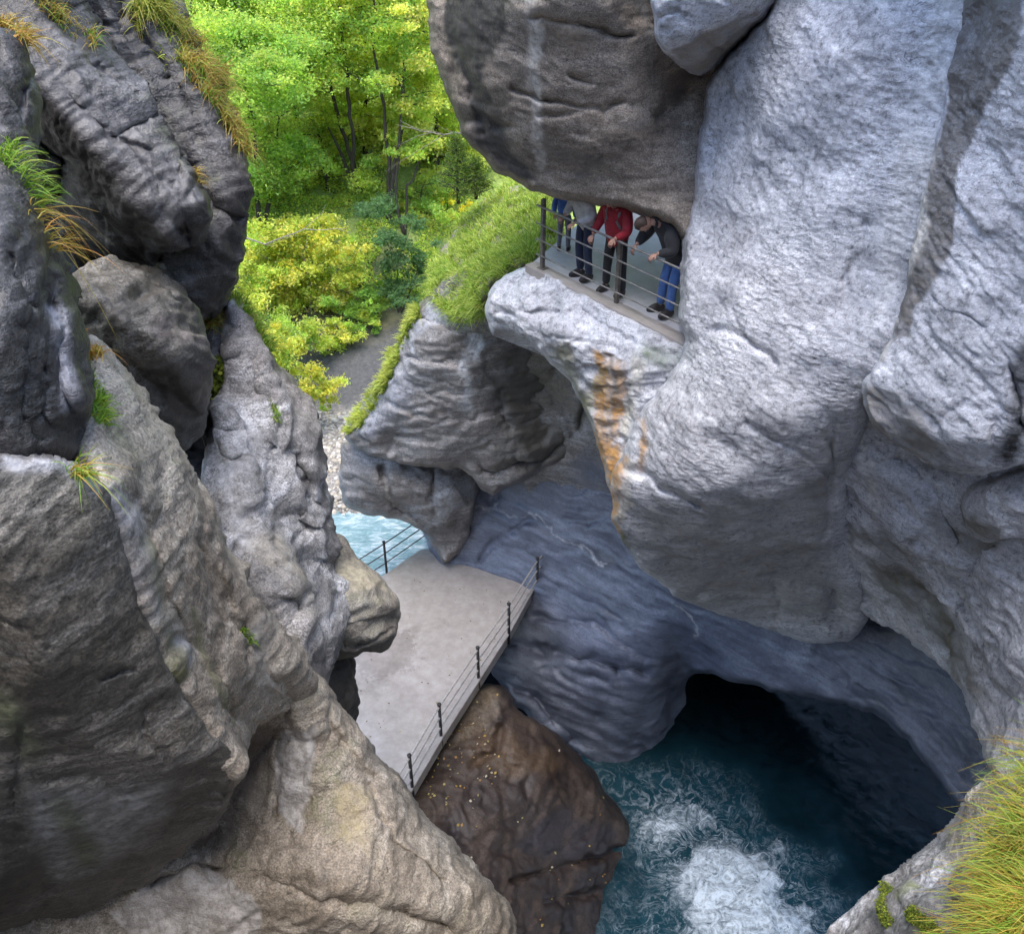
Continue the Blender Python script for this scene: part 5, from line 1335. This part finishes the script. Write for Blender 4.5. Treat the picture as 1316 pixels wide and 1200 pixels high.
def leaves_mesh(name, cen, size, r, cols, up_bias=0.5, aspect=0.55, tint=None):
    """one small bent leaf (two triangles) at every centre"""
    n = len(cen)
    nr = r.normal(size=(n, 3)); nr[:, 2] = np.abs(nr[:, 2]) + up_bias; nr /= np.linalg.norm(nr, axis=1)[:, None]
    t1 = np.cross(nr, r.normal(size=(n, 3))); t1 /= np.linalg.norm(t1, axis=1)[:, None]
    t2 = np.cross(nr, t1)
    s = (size * r.uniform(0.6, 1.35, n))[:, None]
    a = cen - t1 * s * 0.5; b = cen + t2 * s * 0.5 * aspect + nr * s * 0.08; c = cen + t1 * s * 0.5; d = cen - t2 * s * 0.5 * aspect + nr * s * 0.08
    V = np.stack([a, b, c, d], 1).reshape(-1, 3)
    i = np.arange(n) * 4
    F = np.concatenate([np.stack([i, i + 1, i + 2], 1), np.stack([i, i + 2, i + 3], 1)])
    me = mesh_np(name, V, F, smooth=False)
    tc = palette(n, cols, r) if tint is None else tint
    set_col(me, 'tint', np.repeat(tc, 4, axis=0))
    return me

GREENS = [(0.30, 0.44, 0.09), (0.38, 0.52, 0.12), (0.24, 0.40, 0.11), (0.48, 0.56, 0.14), (0.33, 0.49, 0.16)]
LIMES = [(0.50, 0.57, 0.14), (0.60, 0.61, 0.17), (0.42, 0.53, 0.12), (0.66, 0.62, 0.20)]
YELLOWS = [(0.52, 0.48, 0.08), (0.45, 0.46, 0.08), (0.58, 0.50, 0.12), (0.36, 0.42, 0.07), (0.56, 0.44, 0.10)]
BLUEGREEN = [(0.09, 0.17, 0.08), (0.12, 0.22, 0.10), (0.15, 0.26, 0.13)]
PINE = [(0.10, 0.17, 0.05), (0.15, 0.23, 0.06), (0.2, 0.26, 0.07)]

def ground_pt(px, py):
    """where the sight line through the pixel meets the valley ground"""
    ray = P(px, py, 1.0) - CAM
    t = np.arange(24, 160, 0.25)
    pts = CAM + ray * t[:, None]
    h = terrain_z(pts[:, 0], pts[:, 1]) + CAM[2]
    k = np.argmax(pts[:, 2] < h)
    return pts[k]

def wobble(a, b, n, r, amt):
    t = np.linspace(0, 1, n)[:, None]
    L = np.linalg.norm(b - a)
    p = a + (b - a) * t
    off = np.cumsum(r.normal(size=(n, 3)) * amt * L / n, axis=0); off -= off[:1]
    return p + off * t ** 0.3

def tree(name, base, stems, blobs, n_leaf, size, cols, label, group, seed, trunk_r=0.14, bark='bark', cat='tree', twigs=40, up_bias=0.4):
    """stems: lists of points from the base; blobs: (centre, radius xyz) of the crown"""
    r = np.random.default_rng(seed)
    root = empty(name, base); tag(root, label, cat, group)
    tl = []; ends = []
    for st in stems:
        pts = [np.array(base)] + [np.array(q) for q in st]
        path = np.concatenate([wobble(pts[k], pts[k + 1], 7, r, 0.10)[(1 if k else 0):] for k in range(len(pts) - 1)])
        rr = np.linspace(trunk_r, trunk_r * 0.28, len(path))
        tl.append((path, rr)); ends.append(path)
    for q in tl: put(link('trunk', tubes_mesh('trunk', [q], 7), M[bark]), root)
    allp = np.concatenate(ends)
    br = []; cl = []
    for (c, rad) in blobs:
        c = np.array(c); rad = np.array(rad)
        k = np.argmin(((allp - c) ** 2).sum(1) + (allp[:, 2] > c[2]) * 4.0)
        p0 = allp[k]
        br.append((wobble(p0, c, 6, r, 0.16), np.linspace(trunk_r * 0.3, trunk_r * 0.08, 6)))
        m = max(int(twigs * rad.prod() ** (1 / 3) / 6), 5)
        for _ in range(m):
            d = r.normal(size=3); d /= np.linalg.norm(d); d[2] *= 0.75
            e = c + d * rad * r.uniform(0.55, 1.05)
            br.append((wobble(c + (e - c) * 0.1, e, 4, r, 0.2), np.linspace(trunk_r * 0.09, trunk_r * 0.03, 4)))
            cl.append((e, rad.mean() * r.uniform(0.28, 0.6)))
    tag(put(link('branches', tubes_mesh('branches', br, 4), M[bark]), root), kind='stuff')
    w = np.array([q[1] for q in cl]) ** 2; w /= w.sum()
    k = r.choice(len(cl), n_leaf, p=w)
    cc = np.array([q[0] for q in cl])[k]; rr = np.array([q[1] for q in cl])[k][:, None]
    cen = cc + r.normal(size=(n_leaf, 3)) * rr * np.array([1, 1, 0.55]) * 0.62
    # each spray of leaves has its own tone
    tone = palette(len(cl), cols, r)[k]
    tint = tone.copy(); tint[:, :3] *= r.uniform(0.75, 1.25, (n_leaf, 1))
    mixc = palette(n_leaf, cols, r); sel = r.random(n_leaf) < 0.4; tint[sel] = mixc[sel]
    tag(put(link('crown', leaves_mesh('crown', cen, size, r, cols, up_bias, tint=tint), M['leaf']), root), kind='stuff')
    return root

def at_y(px, py, Y):
    d = Y / (CP + (600 - py) / FPX * SP)
    return P(px, py, d)

G = 'trees behind the gorge'
def T(name, bpx, bpy_, label, stems, crowns, nleaf, cols, seed, size=0.15, tr=0.14, dY=0.0, bark='bark', cat='tree', twigs=40, group=G, fill=2):
    b = ground_pt(bpx, bpy_)
    Y = b[1]
    st = [[at_y(x, y, Y + k) for (x, y, k) in s] for s in stems]
    sc = Y / FPX * 1.0
    bl = [(at_y(x, y, Y + k), (rx * sc, rx * sc * 0.9, ry * sc)) for (x, y, k, rx, ry) in crowns]
    rj = np.random.default_rng(seed + 900)
    ex = []
    for (c, rad) in bl:
        for _ in range(fill):
            ex.append((c + rj.normal(size=3) * np.array(rad) * np.array([0.9, 1.2, 0.9]), tuple(np.array(rad) * rj.uniform(0.45, 0.8))))
    bl += ex
    nleaf = int(nleaf * 1.7)
    b = b - np.array([0, 0, 0.15])
    return tree(name, b, st, bl, nleaf, size, cols, label, group, seed, trunk_r=tr, bark=bark, cat=cat, twigs=twigs)

T('leaning_tree', 471, 262, 'dark leaning twin trunk tree in the middle of the gap', [[(452, 205, 0), (430, 130, 0.5), (415, 60, 1), (400, -40, 2)], [(455, 215, -.3), (450, 120, -1), (440, 40, -1), (450, -60, -1)], [(440, 200, 0), (425, 165, 0)]],
  [(420, 60, 1, 46, 34), (390, 120, 0, 36, 26), (455, 20, -1, 44, 34), (450, 90, -2, 34, 24), (400, 0, 2, 44, 30), (430, 150, 1, 30, 20), (385, 50, 0, 32, 24)], 16000, GREENS + LIMES[:2], 101, tr=0.13)
T('slender_tree', 499, 285, 'slender straight tree right of the leaning twin trunks', [[(497, 200, 0), (490, 120, 0), (484, 40, 0), (480, -40, 0)], [(512, 210, 0), (516, 120, 0.5), (522, 30, 1), (528, -50, 1)]],
  [(490, 30, 0, 40, 32), (525, 20, 1, 36, 30), (500, 95, 1, 30, 22), (535, 90, 2, 28, 22), (480, -30, 0, 40, 28), (520, 150, 1, 24, 16)], 12000, GREENS[:4] + LIMES, 102, tr=0.11)
T('thin_tree', 520, 300, 'thin dark stemmed tree nearest to the overhanging rock', [[(508, 250, 0), (512, 180, 0), (520, 100, 0), (528, 20, 0)], [(528, 240, 0), (540, 190, 0)]],
  [(530, 60, 0, 32, 26), (545, 130, 0, 26, 24), (520, 180, 0.5, 24, 18), (548, 190, 0, 24, 16), (550, 20, 1, 36, 30)], 9000, GREENS + LIMES, 103, tr=0.09)
T('broad_tree', 330, 330, 'broad bright green tree filling the left of the gap', [[(330, 250, 0), (320, 150, 0), (310, 60, 0)], [(345, 240, 1), (360, 150, 1)], [(310, 260, -1), (280, 190, -1)]],
  [(300, 60, 0, 54, 40), (340, 110, -1, 50, 36), (300, 150, 0, 44, 32), (350, 180, 1, 42, 30), (310, 220, -1, 44, 30), (270, 110, 0, 40, 30), (360, 60, 1, 44, 34), (345, 240, 0, 40, 26), (400, 215, 1, 34, 22)], 24000, GREENS, 104, tr=0.14)
T('rim_tree', 250, 260, 'pale green tree behind the tufted left rim', [[(252, 150, 0), (250, 60, 0), (245, -30, 0)]], [(250, 40, 0, 44, 34), (285, 10, 1, 44, 32), (240, 100, 0, 36, 28), (260, -20, 1, 44, 30), (320, 0, 1, 44, 30)], 11000, GREENS[1:] + LIMES[:1], 105, tr=0.16)
T('back_tree', 380, 215, 'tall yellow green tree high up at the top of the gap', [[(380, 120, 0), (376, 20, 0), (370, -60, 0)]], [(370, 20, 0, 50, 36), (420, -10, 2, 50, 36), (340, 30, 1, 44, 32), (375, 90, 0, 40, 28), (330, -20, 1, 46, 32)], 12000, LIMES + GREENS[1:4], 106, tr=0.18, size=0.2)
T('back_tree', 560, 225, 'yellow green tree against the dark overhang', [[(560, 150, 0), (565, 60, 0)]], [(560, 60, 0, 40, 30), (580, 110, 1, 36, 28), (555, 150, 0, 32, 24), (540, 0, 0, 46, 34), (600, 160, 1, 34, 26)], 10000, LIMES + GREENS[:2], 107, tr=0.15, size=0.19)
T('back_tree', 470, 205, 'far lime coloured tree seen between the dark trunks', [[(470, 120, 0), (468, 30, 0)]], [(470, 60, 0, 44, 32), (440, 110, 0, 36, 26), (500, 120, 0, 36, 26), (480, 150, 0, 34, 20)], 7000, LIMES, 108, tr=0.14, size=0.2)
T('slope_tree', 300, 255, 'green tree low on the slope beside the left rock', [[(300, 200, 0), (296, 140, 0)]], [(290, 190, 0, 40, 30), (330, 215, 0, 40, 28), (300, 240, 0, 40, 26), (360, 250, 0, 34, 24), (270, 160, 0, 36, 30)], 9000, GREENS + LIMES[:2], 114, tr=0.14)
T('slope_tree', 420, 250, 'leafy young tree left of the leaning twin trunks', [[(418, 200, 0), (405, 150, 0)]], [(405, 170, 0, 36, 26), (385, 210, 0, 36, 26), (420, 225, 0, 30, 20), (375, 255, 0, 34, 22), (440, 265, -1, 24, 14)], 8000, GREENS[1:] + LIMES, 115, tr=0.10)
T('back_tree', 520, 215, 'pale lime tree farthest back between trunks and overhang', [[(520, 150, 0), (518, 90, 0)]], [(500, 175, 0, 34, 22), (540, 180, 0, 34, 22), (470, 190, 0, 30, 18), (520, 120, 0, 36, 26), (570, 195, 0, 30, 20), (600, 200, 0, 30, 20), (440, 180, 0, 30, 18)], 9000, LIMES + [(0.55, 0.55, 0.2)], 116, tr=0.12, size=0.2)
T('edge_bush', 540, 275, 'mixed green shrub between the trunks and the grassy mound', [[(540, 255, 0), (545, 235, 0)]], [(545, 240, 0, 24, 18), (520, 255, 0, 20, 14), (560, 262, 0, 22, 14), (490, 245, 0, 22, 14), (575, 235, 0, 20, 16), (530, 290, -1, 22, 14)], 6000, GREENS + LIMES, 117, tr=0.05, size=0.14, cat='bush')
T('yellow_sapling', 575, 285, 'small sapling with bright yellow leaves left of the mound', [[(576, 270, 0), (574, 258, 0)], [(590, 270, 0), (600, 262, 0)]], [(574, 258, 0, 10, 7), (600, 264, 0, 9, 6), (585, 280, 0, 8, 6)], 420, [(0.75, 0.62, 0.05), (0.7, 0.66, 0.1)], 118, tr=0.04, size=0.14, cat='sapling', fill=1)
T('hazel_bush', 400, 405, 'yellowing bush with pale bare twigs at the foot of the broad tree', [[(400, 370, 0), (390, 330, 0)], [(380, 380, 0), (350, 340, 0)], [(420, 370, 0), (445, 325, 0)]],
  [(390, 330, 0, 34, 24), (430, 325, 0, 30, 22), (350, 340, 0, 34, 24), (440, 355, 0, 28, 20), (395, 365, 0, 34, 20), (330, 310, 0, 34, 24), (370, 300, 0.5, 34, 20), (455, 320, 0, 22, 18), (420, 385, 0, 30, 18), (360, 380, 0, 34, 22), (320, 350, 0, 34, 22), (410, 290, 0, 30, 18)], 18000, YELLOWS[:4] + LIMES + GREENS[:2], 109, tr=0.06, size=0.15, cat='bush', bark='pale_bark', twigs=60)
T('green_bush', 350, 470, 'green leafy bush behind the jagged grey rib', [[(350, 430, 0), (345, 400, 0)], [(370, 440, 0), (395, 415, 0)]],
  [(345, 405, 0, 34, 22), (385, 415, 0, 30, 20), (320, 390, 0, 28, 20), (410, 440, 0, 22, 18), (360, 440, 0, 30, 20), (300, 350, 0, 30, 26)], 8000, GREENS[1:] + LIMES, 110, tr=0.05, size=0.13, cat='bush')
T('sunny_bush', 395, 560, 'yellow green sapling leaning over the gravel bank', [[(395, 510, 0), (400, 470, 0)], [(380, 520, 0), (370, 480, 0)]],
  [(400, 490, 0, 24, 22), (385, 515, 0, 24, 18), (370, 460, 0, 26, 22), (412, 505, 0, 16, 16), (350, 480, 0, 26, 24), (340, 440, 0, 26, 22)], 6500, LIMES + YELLOWS[:2] + GREENS[:1], 111, tr=0.04, size=0.12, cat='bush')
T('willow_bush', 512, 405, 'blue green willow bush above the brown bank', [[(512, 375, 0), (510, 340, 0)], [(525, 380, 0), (535, 350, 0)]],
  [(510, 340, 0, 24, 24), (530, 360, 0, 20, 22), (500, 370, 0, 20, 18), (520, 315, 0, 20, 18), (490, 260, 2, 26, 20), (540, 335, 0, 16, 16)], 7000, BLUEGREEN, 112, tr=0.05, size=0.12, cat='bush')
T('bank_bush', 440, 455, 'lime green shrub on the bank between rib and shoulder', [[(438, 435, 0), (434, 418, 0)]], [(432, 420, 0, 18, 14), (448, 432, 0, 16, 12), (425, 445, 0, 16, 12)], 2600, LIMES + GREENS[:2], 119, tr=0.04, size=0.11, cat='bush')
T('dark_bush', 470, 415, 'dark green shrub by the brown bank', [[(470, 395, 0), (465, 375, 0)]], [(465, 380, 0, 20, 16), (480, 398, 0, 20, 12), (450, 395, 0, 18, 14)], 3000, GREENS[:3], 113, tr=0.04, size=0.12, cat='bush')

def pine(px, py, top_py, Y, label, seed, wid):
    """small conifer: stem with whorls of needle sprays"""
    r = np.random.default_rng(seed)
    b = at_y(px, py, Y); t = at_y(px, top_py, Y); t[0] = b[0]; t[1] = b[1]
    H = t[2] - b[2]
    root = empty('young_pine', b); tag(root, label, 'tree', 'young pines on the grassy mound')
    put(link('trunk', tubes_mesh('trunk', [(wobble(b, t, 8, r, 0.02), np.linspace(0.05, 0.012, 8))], 6), M['bark']), root)
    br, cen = [], []
    for k in range(16):
        f = 0.15 + 0.83 * k / 15
        for j in range(6):
            a = r.uniform(0, 6.28); L = wid * (1.05 - f) ** 0.8 * r.uniform(0.6, 1.1)
            p0 = b + (t - b) * f; p1 = p0 + np.array([math.cos(a) * L, math.sin(a) * L, L * 0.25])
            br.append((np.array([p0, (p0 + p1) / 2 - UP * 0.02, p1]), np.array([0.012, 0.009, 0.004])))
            m = 12
            u = r.uniform(0.3, 1.0, m)[:, None]
            cen.append(p0 + (p1 - p0) * u + r.normal(size=(m, 3)) * 0.07)
    tag(put(link('branches', tubes_mesh('branches', br, 4), M['bark']), root), kind='stuff')
    tag(put(link('crown', leaves_mesh('crown', np.concatenate(cen), 0.13, r, PINE, 0.3, 0.2), M['leaf']), root), kind='stuff')
pine(589, 262, 178, 21.5, 'young pine standing left on the grassy mound', 201, 0.75)
pine(612, 256, 205, 21.8, 'smaller young pine to the right on the grassy mound', 202, 0.55)

# thin pale branches crossing the gap
def bare_branch(name, pts, Y, label, seed, r0=0.03):
    r = np.random.default_rng(seed)
    p = [at_y(x, y, Y) for x, y in pts]
    path = np.concatenate([wobble(np.array(p[k]), np.array(p[k + 1]), 5, r, 0.12)[(1 if k else 0):] for k in range(len(p) - 1)])
    root = empty(name, p[0]); tag(root, label, 'branch')
    put(link('stem', tubes_mesh('stem', [(path, np.linspace(r0, r0 * 0.3, len(path)))], 6), M['pale_bark']), root)
    for k in range(5):
        i = r.integers(2, len(path) - 1); d = path[i] - path[i - 1]; d /= np.linalg.norm(d)
        e = path[i] + d * r.uniform(0.3, 0.8) + r.normal(size=3) * 0.3
        put(link('twig', tubes_mesh('twig', [(wobble(path[i], e, 4, r, 0.2), np.linspace(r0 * 0.4, r0 * 0.12, 4))], 5), M['pale_bark']), root)
bare_branch('bare_branch', [(300, 300), (345, 312), (390, 296), (450, 296)], 30.0, 'pale bare branch reaching right over the yellow bush', 301)
bare_branch('fallen_stick', [(276, 520), (255, 532), (232, 548)], 8.1, 'thin dead stick caught in the crevice behind the beige spine', 303, 0.012)
bare_branch('bare_branch', [(598, 172), (570, 174), (540, 168), (510, 160)], 22.0, 'thin bare twig reaching left from the overhang', 302, 0.02)

# ------------------------------------------------------------------ grass
def blades_mesh(name, base, nrm, n, length, width, cols, r, droop=0.6, spread=0.7, lean=None, segs=5, tipcols=None, clump=2.5):
    """n curved blades rising from the points base with normals nrm"""
    k = r.integers(0, len(base), n * 2)
    cn = fbm(base[k] * clump + 3.0, 3)
    k = k[np.argsort(-(cn + r.normal(size=len(k)) * 0.25))[:n]]; r.shuffle(k)
    cl_ = np.clip(0.85 + 0.55 * fbm(base[k] * clump + 3.0, 3), 0.35, 1.6)
    b = base[k] + r.normal(size=(n, 3)) * 0.01
    up = nrm[k] * 0.6 + UP * 0.6 + r.normal(size=(n, 3)) * spread * 0.6
    if lean is not None: up = up + np.array(lean)
    up /= np.linalg.norm(up, axis=1)[:, None]
    L = (length * cl_ * r.uniform(0.4, 1.2, n))[:, None]
    out = np.cross(up, np.cross(r.normal(size=(n, 3)), up)); out /= np.linalg.norm(out, axis=1)[:, None]
    if lean is not None: out = out * 0.5 + np.array(lean); out /= np.linalg.norm(out, axis=1)[:, None]
    side = np.cross(up, out); side /= np.linalg.norm(side, axis=1)[:, None] + 1e-9
    dr = (droop * r.uniform(0.4, 1.3, n))[:, None]
    V = []
    for s in range(segs + 1):
        t = s / segs
        c = b + up * L * t * (1 - 0.25 * dr * t) + out * L * (0.55 * dr * t * t) - UP * L * (0.55 * dr * t ** 2.4)
        w = width * (1 - t) ** 0.7 + 0.0005
        V.append(c - side * w); V.append(c + side * w)
    V = np.stack(V, 1)
    m = 2 * (segs + 1)
    i = (np.arange(n) * m)[:, None]
    F = np.concatenate([np.stack([i[:, 0] + 2 * s, i[:, 0] + 2 * s + 1, i[:, 0] + 2 * s + 3, i[:, 0] + 2 * s + 2], 1) for s in range(segs)])
    me = mesh_np(name, V.reshape(-1, 3), F)
    tc = palette(n, cols, r)
    cc = np.repeat(tc[:, None, :], m, axis=1)
    if tipcols is not None:
        tp = palette(n, tipcols, r)[:, None, :]; ramp = (np.repeat(np.arange(segs + 1) / segs, 2) ** 1.5)[None, :, None]
        cc = cc * (1 - ramp) + tp * ramp
    set_col(me, 'tint', cc.reshape(-1, 4))
    return me

GG = [(0.16, 0.30, 0.03), (0.24, 0.38, 0.05), (0.12, 0.24, 0.03), (0.34, 0.40, 0.07)]
GB = [(0.34, 0.24, 0.06), (0.42, 0.28, 0.07), (0.28, 0.18, 0.05), (0.36, 0.32, 0.08)]
GO = [(0.45, 0.22, 0.05), (0.5, 0.33, 0.08), (0.36, 0.3, 0.06)]

def face_pts(rk, pts, rad):
    """points of a rock's face near the given photograph positions"""
    V, N, fx, fy = FACES[rk]
    d = seg_dist(pts, fx, fy, closed=False) if len(pts) > 1 else np.hypot(fx - pts[0][0], fy - pts[0][1])
    k = np.where(d < rad)[0]
    return V[k], N[k]

def tuft(rk, pts, rad, n, length, width, cols, label, seed, droop=0.7, spread=0.6, lean=None, tip=None, name='grass_tuft', group='grass tufts on the rocks', cat='grass tuft'):
    r = np.random.default_rng(seed)
    B_, N_ = face_pts(rk, pts, rad)
    if len(B_) == 0: print('no face for', label); return
    o = link(name, blades_mesh(name, B_, N_, n, length, width, cols, r, droop, spread, lean, tipcols=tip), M['blade'])
    return tag(o, label, cat, group)

tuft('rock_viewpoint', [(1380, 1030), (1350, 1080), (1332, 1135), (1320, 1215), (1400, 1215), (1385, 1100)], 34, 4200, 0.25, 0.0021, [(0.10, 0.18, 0.02), (0.17, 0.30, 0.035), (0.26, 0.38, 0.05), (0.36, 0.34, 0.06), (0.16, 0.10, 0.03)], 'big lush grass tuft hanging over the lower right corner', 401, droop=1.25, spread=0.55, lean=(-0.4, 0.05, 0.0), tip=[(0.5, 0.26, 0.05), (0.55, 0.40, 0.08), (0.26, 0.40, 0.05), (0.36, 0.40, 0.06)])
tuft('rock_slab_far', [(185, 10), (205, 40), (225, 70)], 15, 800, 0.32, 0.005, GG, 'green grass tuft at the top of the left rim', 402, droop=1.0, tip=GB)
tuft('rock_slab_far', [(235, 70), (255, 105), (275, 135)], 13, 1000, 0.34, 0.005, GB + GG[:1], 'brown hanging grass tuft halfway down the left rim', 403, droop=1.25)
tuft('rock_slab_far', [(285, 150), (300, 178), (310, 192)], 10, 600, 0.28, 0.005, GB + GG[3:], 'yellow brown grass tuft at the lower end of the left rim', 404, droop=1.3)
tuft('rock_edge', [(0, 25), (15, 45)], 16, 260, 0.24, 0.004, GB + GO, 'brown grass tuft in the top left corner', 405, droop=1.2)
tuft('rock_slab_near', [(50, 5), (80, 35), (110, 60)], 8, 240, 0.26, 0.004, GB + GG[:1], 'sparse brown grass on the crest of the tilted slab', 406, droop=1.1)
tuft('rock_edge', [(2, 205), (20, 235), (32, 265)], 10, 190, 0.20, 0.0035, GG, 'fresh green grass tuft at the left border', 407, droop=0.9, lean=(0.4, 0, 0))
tuft('rock_edge', [(30, 270), (45, 305), (60, 325)], 8, 60, 0.30, 0.003, GO + GB, 'straggling orange grass below the fresh green border tuft', 408, droop=1.5, lean=(0.4, 0, -0.2))
tuft('rock_hollow', [(228, 350), (250, 385), (270, 410)], 15, 700, 0.30, 0.006, GB + GG[2:], 'moss brown grass clump above the rounded block', 409, droop=1.3)
tuft('rock_spine', [(100, 470), (112, 500), (122, 540)], 11, 520, 0.16, 0.006, GG, 'bright green plants on the upper end of the long beige spine', 410, droop=0.8)
tuft('rock_spine', [(105, 445), (118, 460)], 9, 150, 0.16, 0.005, GO, 'orange withered plants at the very top of the beige spine', 411, droop=1.0)
tuft('rock_front', [(85, 602), (105, 612)], 7, 60, 0.26, 0.004, GG + GO[1:], 'arching green grass blades on the rim of the damp grey face', 412, droop=1.2, lean=(0.35, 0, 0.1))
tuft('rock_spine', [(305, 812), (312, 822)], 7, 140, 0.12, 0.005, GG, 'tiny green sprout on the lower beige spine', 413, droop=0.8)
tuft('rock_slab_near', [(250, 222), (258, 236)], 5, 60, 0.18, 0.004, GB, 'thin dry wisp on the edge of the tilted slab', 414, droop=1.2)
tuft('rock_rib', [(300, 388), (318, 410), (340, 450)], 8, 500, 0.25, 0.007, GG + GB[3:], 'yellow green plants along the top of the grey rib', 415, droop=0.9)
tuft('rock_rib', [(338, 520), (350, 548)], 5, 100, 0.12, 0.006, GG, 'small moss green streak of plants on the grey rib', 416, droop=0.9)
tuft('rock_recess', [(1300, 960), (1312, 975)], 8, 36, 0.34, 0.003, GB, 'dry brown sprig on the lower right wall', 417, droop=0.6, lean=(-0.3, 0, 0.2))
tuft('rock_shoulder', [(530, 405), (505, 450), (485, 495), (455, 540)], 15, 3400, 0.26, 0.012, GG + LIMES[:2], 'strip of bright green moss and grass edging the layered shoulder', 418, droop=0.7, lean=(-0.3, 0, 0.2), tip=LIMES[:2] + GB[3:])

def moss(rk, pts, rad, n, label, seed, size=0.03):
    r = np.random.default_rng(seed)
    V, N = face_pts(rk, pts, rad)
    k = r.integers(0, len(V), n)
    cen = V[k] + N[k] * r.uniform(0, size * 1.6, (n, 1)) + r.normal(size=(n, 3)) * size * 0.4
    o = link('moss_cushion', leaves_mesh('moss_cushion', cen, size, r, [(0.10, 0.14, 0.015), (0.17, 0.2, 0.02), (0.06, 0.09, 0.012), (0.22, 0.24, 0.03)], 0.6, 0.8), M['moss'])
    tag(o, label, 'moss', 'moss cushions')
moss('rock_hollow', [(282, 480), (285, 500), (290, 515)], 14, 2600, 'dark green moss cushion in the crevice right of the rounded block', 421, 0.05)
moss('rock_viewpoint', [(1148, 1150), (1150, 1190)], 8, 1400, 'small brown green moss cushion on the lower right rock rim', 422, 0.009)
moss('rock_viewpoint', [(1185, 1185), (1200, 1195)], 9, 1400, 'moss cushion beside the big grass tuft', 423, 0.009)

# grass of the mound
def mound_grass():
    r = np.random.default_rng(431)
    V, N, fx, fy = FACES['grassy_mound']
    o = link('mound_grass', blades_mesh('mound_grass', V, N, 15000, 0.36, 0.009, GG + LIMES[:2], r, 0.8, 0.6, tipcols=LIMES[:2] + GG), M['blade'])
    tag(o, 'lush bright green grass covering the mound by the walkway', 'grass', kind='stuff')
mound_grass()

# undergrowth on the valley slope
def undergrowth():
    r = np.random.default_rng(441)
    n = 150000
    y = 37 + 45 * r.random(n) ** 1.4; x = y * r.uniform(-0.42, 0.04, n)
    p = np.stack([x * 0.45, y * 0.45, np.zeros(n)], 1)
    c = fbm(p, 3)
    keep = c > -0.25
    x, y, c = x[keep], y[keep], c[keep]
    z = terrain_z(x, y) + CAM[2] + r.random(len(x)) ** 0.6 * np.clip(c + 0.35, 0.1, 1.5) * (0.5 + 1.3 * smoothstep(40, 48, y))
    o = link('undergrowth', leaves_mesh('undergrowth', np.stack([x, y, z], 1), 0.16, r, LIMES + GREENS, 0.5), M['leaf'])
    tag(o, 'low leafy undergrowth on the far valley slope', 'undergrowth', kind='stuff')
undergrowth()

# stones of the gravel bank
def pebbles():
    r = np.random.default_rng(451)
    bm = bmesh.new(); bmesh.ops.create_icosphere(bm, subdivisions=1, radius=1.0)
    bv = np.array([v.co[:] for v in bm.verts]); bf = np.array([[v.index for v in f.verts] for f in bm.faces]); bm.free()
    n = 5200
    x = r.uniform(-9.5, -3.0, n); y = r.uniform(23.8, 30.8, n)
    z = terrain_z(x, y) + CAM[2]
    s = r.uniform(0.025, 0.085, n) * r.choice([1, 1, 1.6], n)
    V = bv[None] * s[:, None, None] * r.uniform(0.6, 1.3, (n, 1, 3)) * np.array([1, 1, 0.65]) + np.stack([x, y, z], 1)[:, None]
    V += r.normal(size=V.shape) * 0.01
    F = (bf[None] + (np.arange(n) * len(bv))[:, None, None]).reshape(-1, 3)
    me = mesh_np('gravel', V.reshape(-1, 3), F)
    c = palette(n, [(0.30, 0.27, 0.23), (0.4, 0.37, 0.33), (0.2, 0.18, 0.16), (0.36, 0.31, 0.24)], r)
    set_col(me, 'tint', np.repeat(c, len(bv), axis=0))
    t = NT('pebble')
    m = t.done(t.node("ShaderNodeBsdfPrincipled", {"Base Color": t.node("ShaderNodeAttribute", attribute_name="tint").outputs["Color"], "Roughness": 0.8}).outputs[0])
    tag(link('gravel', me, m), 'pale pebbles of the gravel bank beside the river', 'gravel', kind='stuff')
pebbles()

def litter():
    r = np.random.default_rng(461)
    V, N, fx, fy = FACES['rock_pool_bank']
    k = r.choice(np.where((N[:, 2] > 0.2) & (fbm(V * 0.9, 2) > 0.25))[0], 80)
    k2 = np.where(np.hypot(fx - 585, fy - 975) < 60)[0]
    k = np.concatenate([k, r.choice(k2, 90)])
    o = link('fallen_leaves', leaves_mesh('fallen_leaves', V[k] + N[k] * 0.03, 0.065, r, [(0.5, 0.36, 0.1), (0.5, 0.44, 0.2), (0.4, 0.24, 0.1), (0.55, 0.5, 0.42)], 1.5, 0.8), M['blade'])
    tag(o, 'fallen yellow leaves scattered on the brown pool bank', 'leaves', kind='stuff')
litter()

def platform_litter():
    r = np.random.default_rng(471)
    pts = []
    while len(pts) < 90:
        px, py = r.uniform(440, 690), r.uniform(745, 1010)
        if px < 690 - (py - 745) * 0.6: pts.append(PZ(px, py, ZP) + UP * 0.008)
    o = link('platform_litter', leaves_mesh('platform_litter', np.array(pts), 0.05, r, [(0.12, 0.09, 0.06), (0.2, 0.15, 0.09), (0.3, 0.25, 0.12), (0.09, 0.08, 0.07)], 6.0, 0.7), M['blade'])
    tag(o, 'scattered dead leaves and grit on the platform', 'leaves', kind='stuff')
platform_litter()
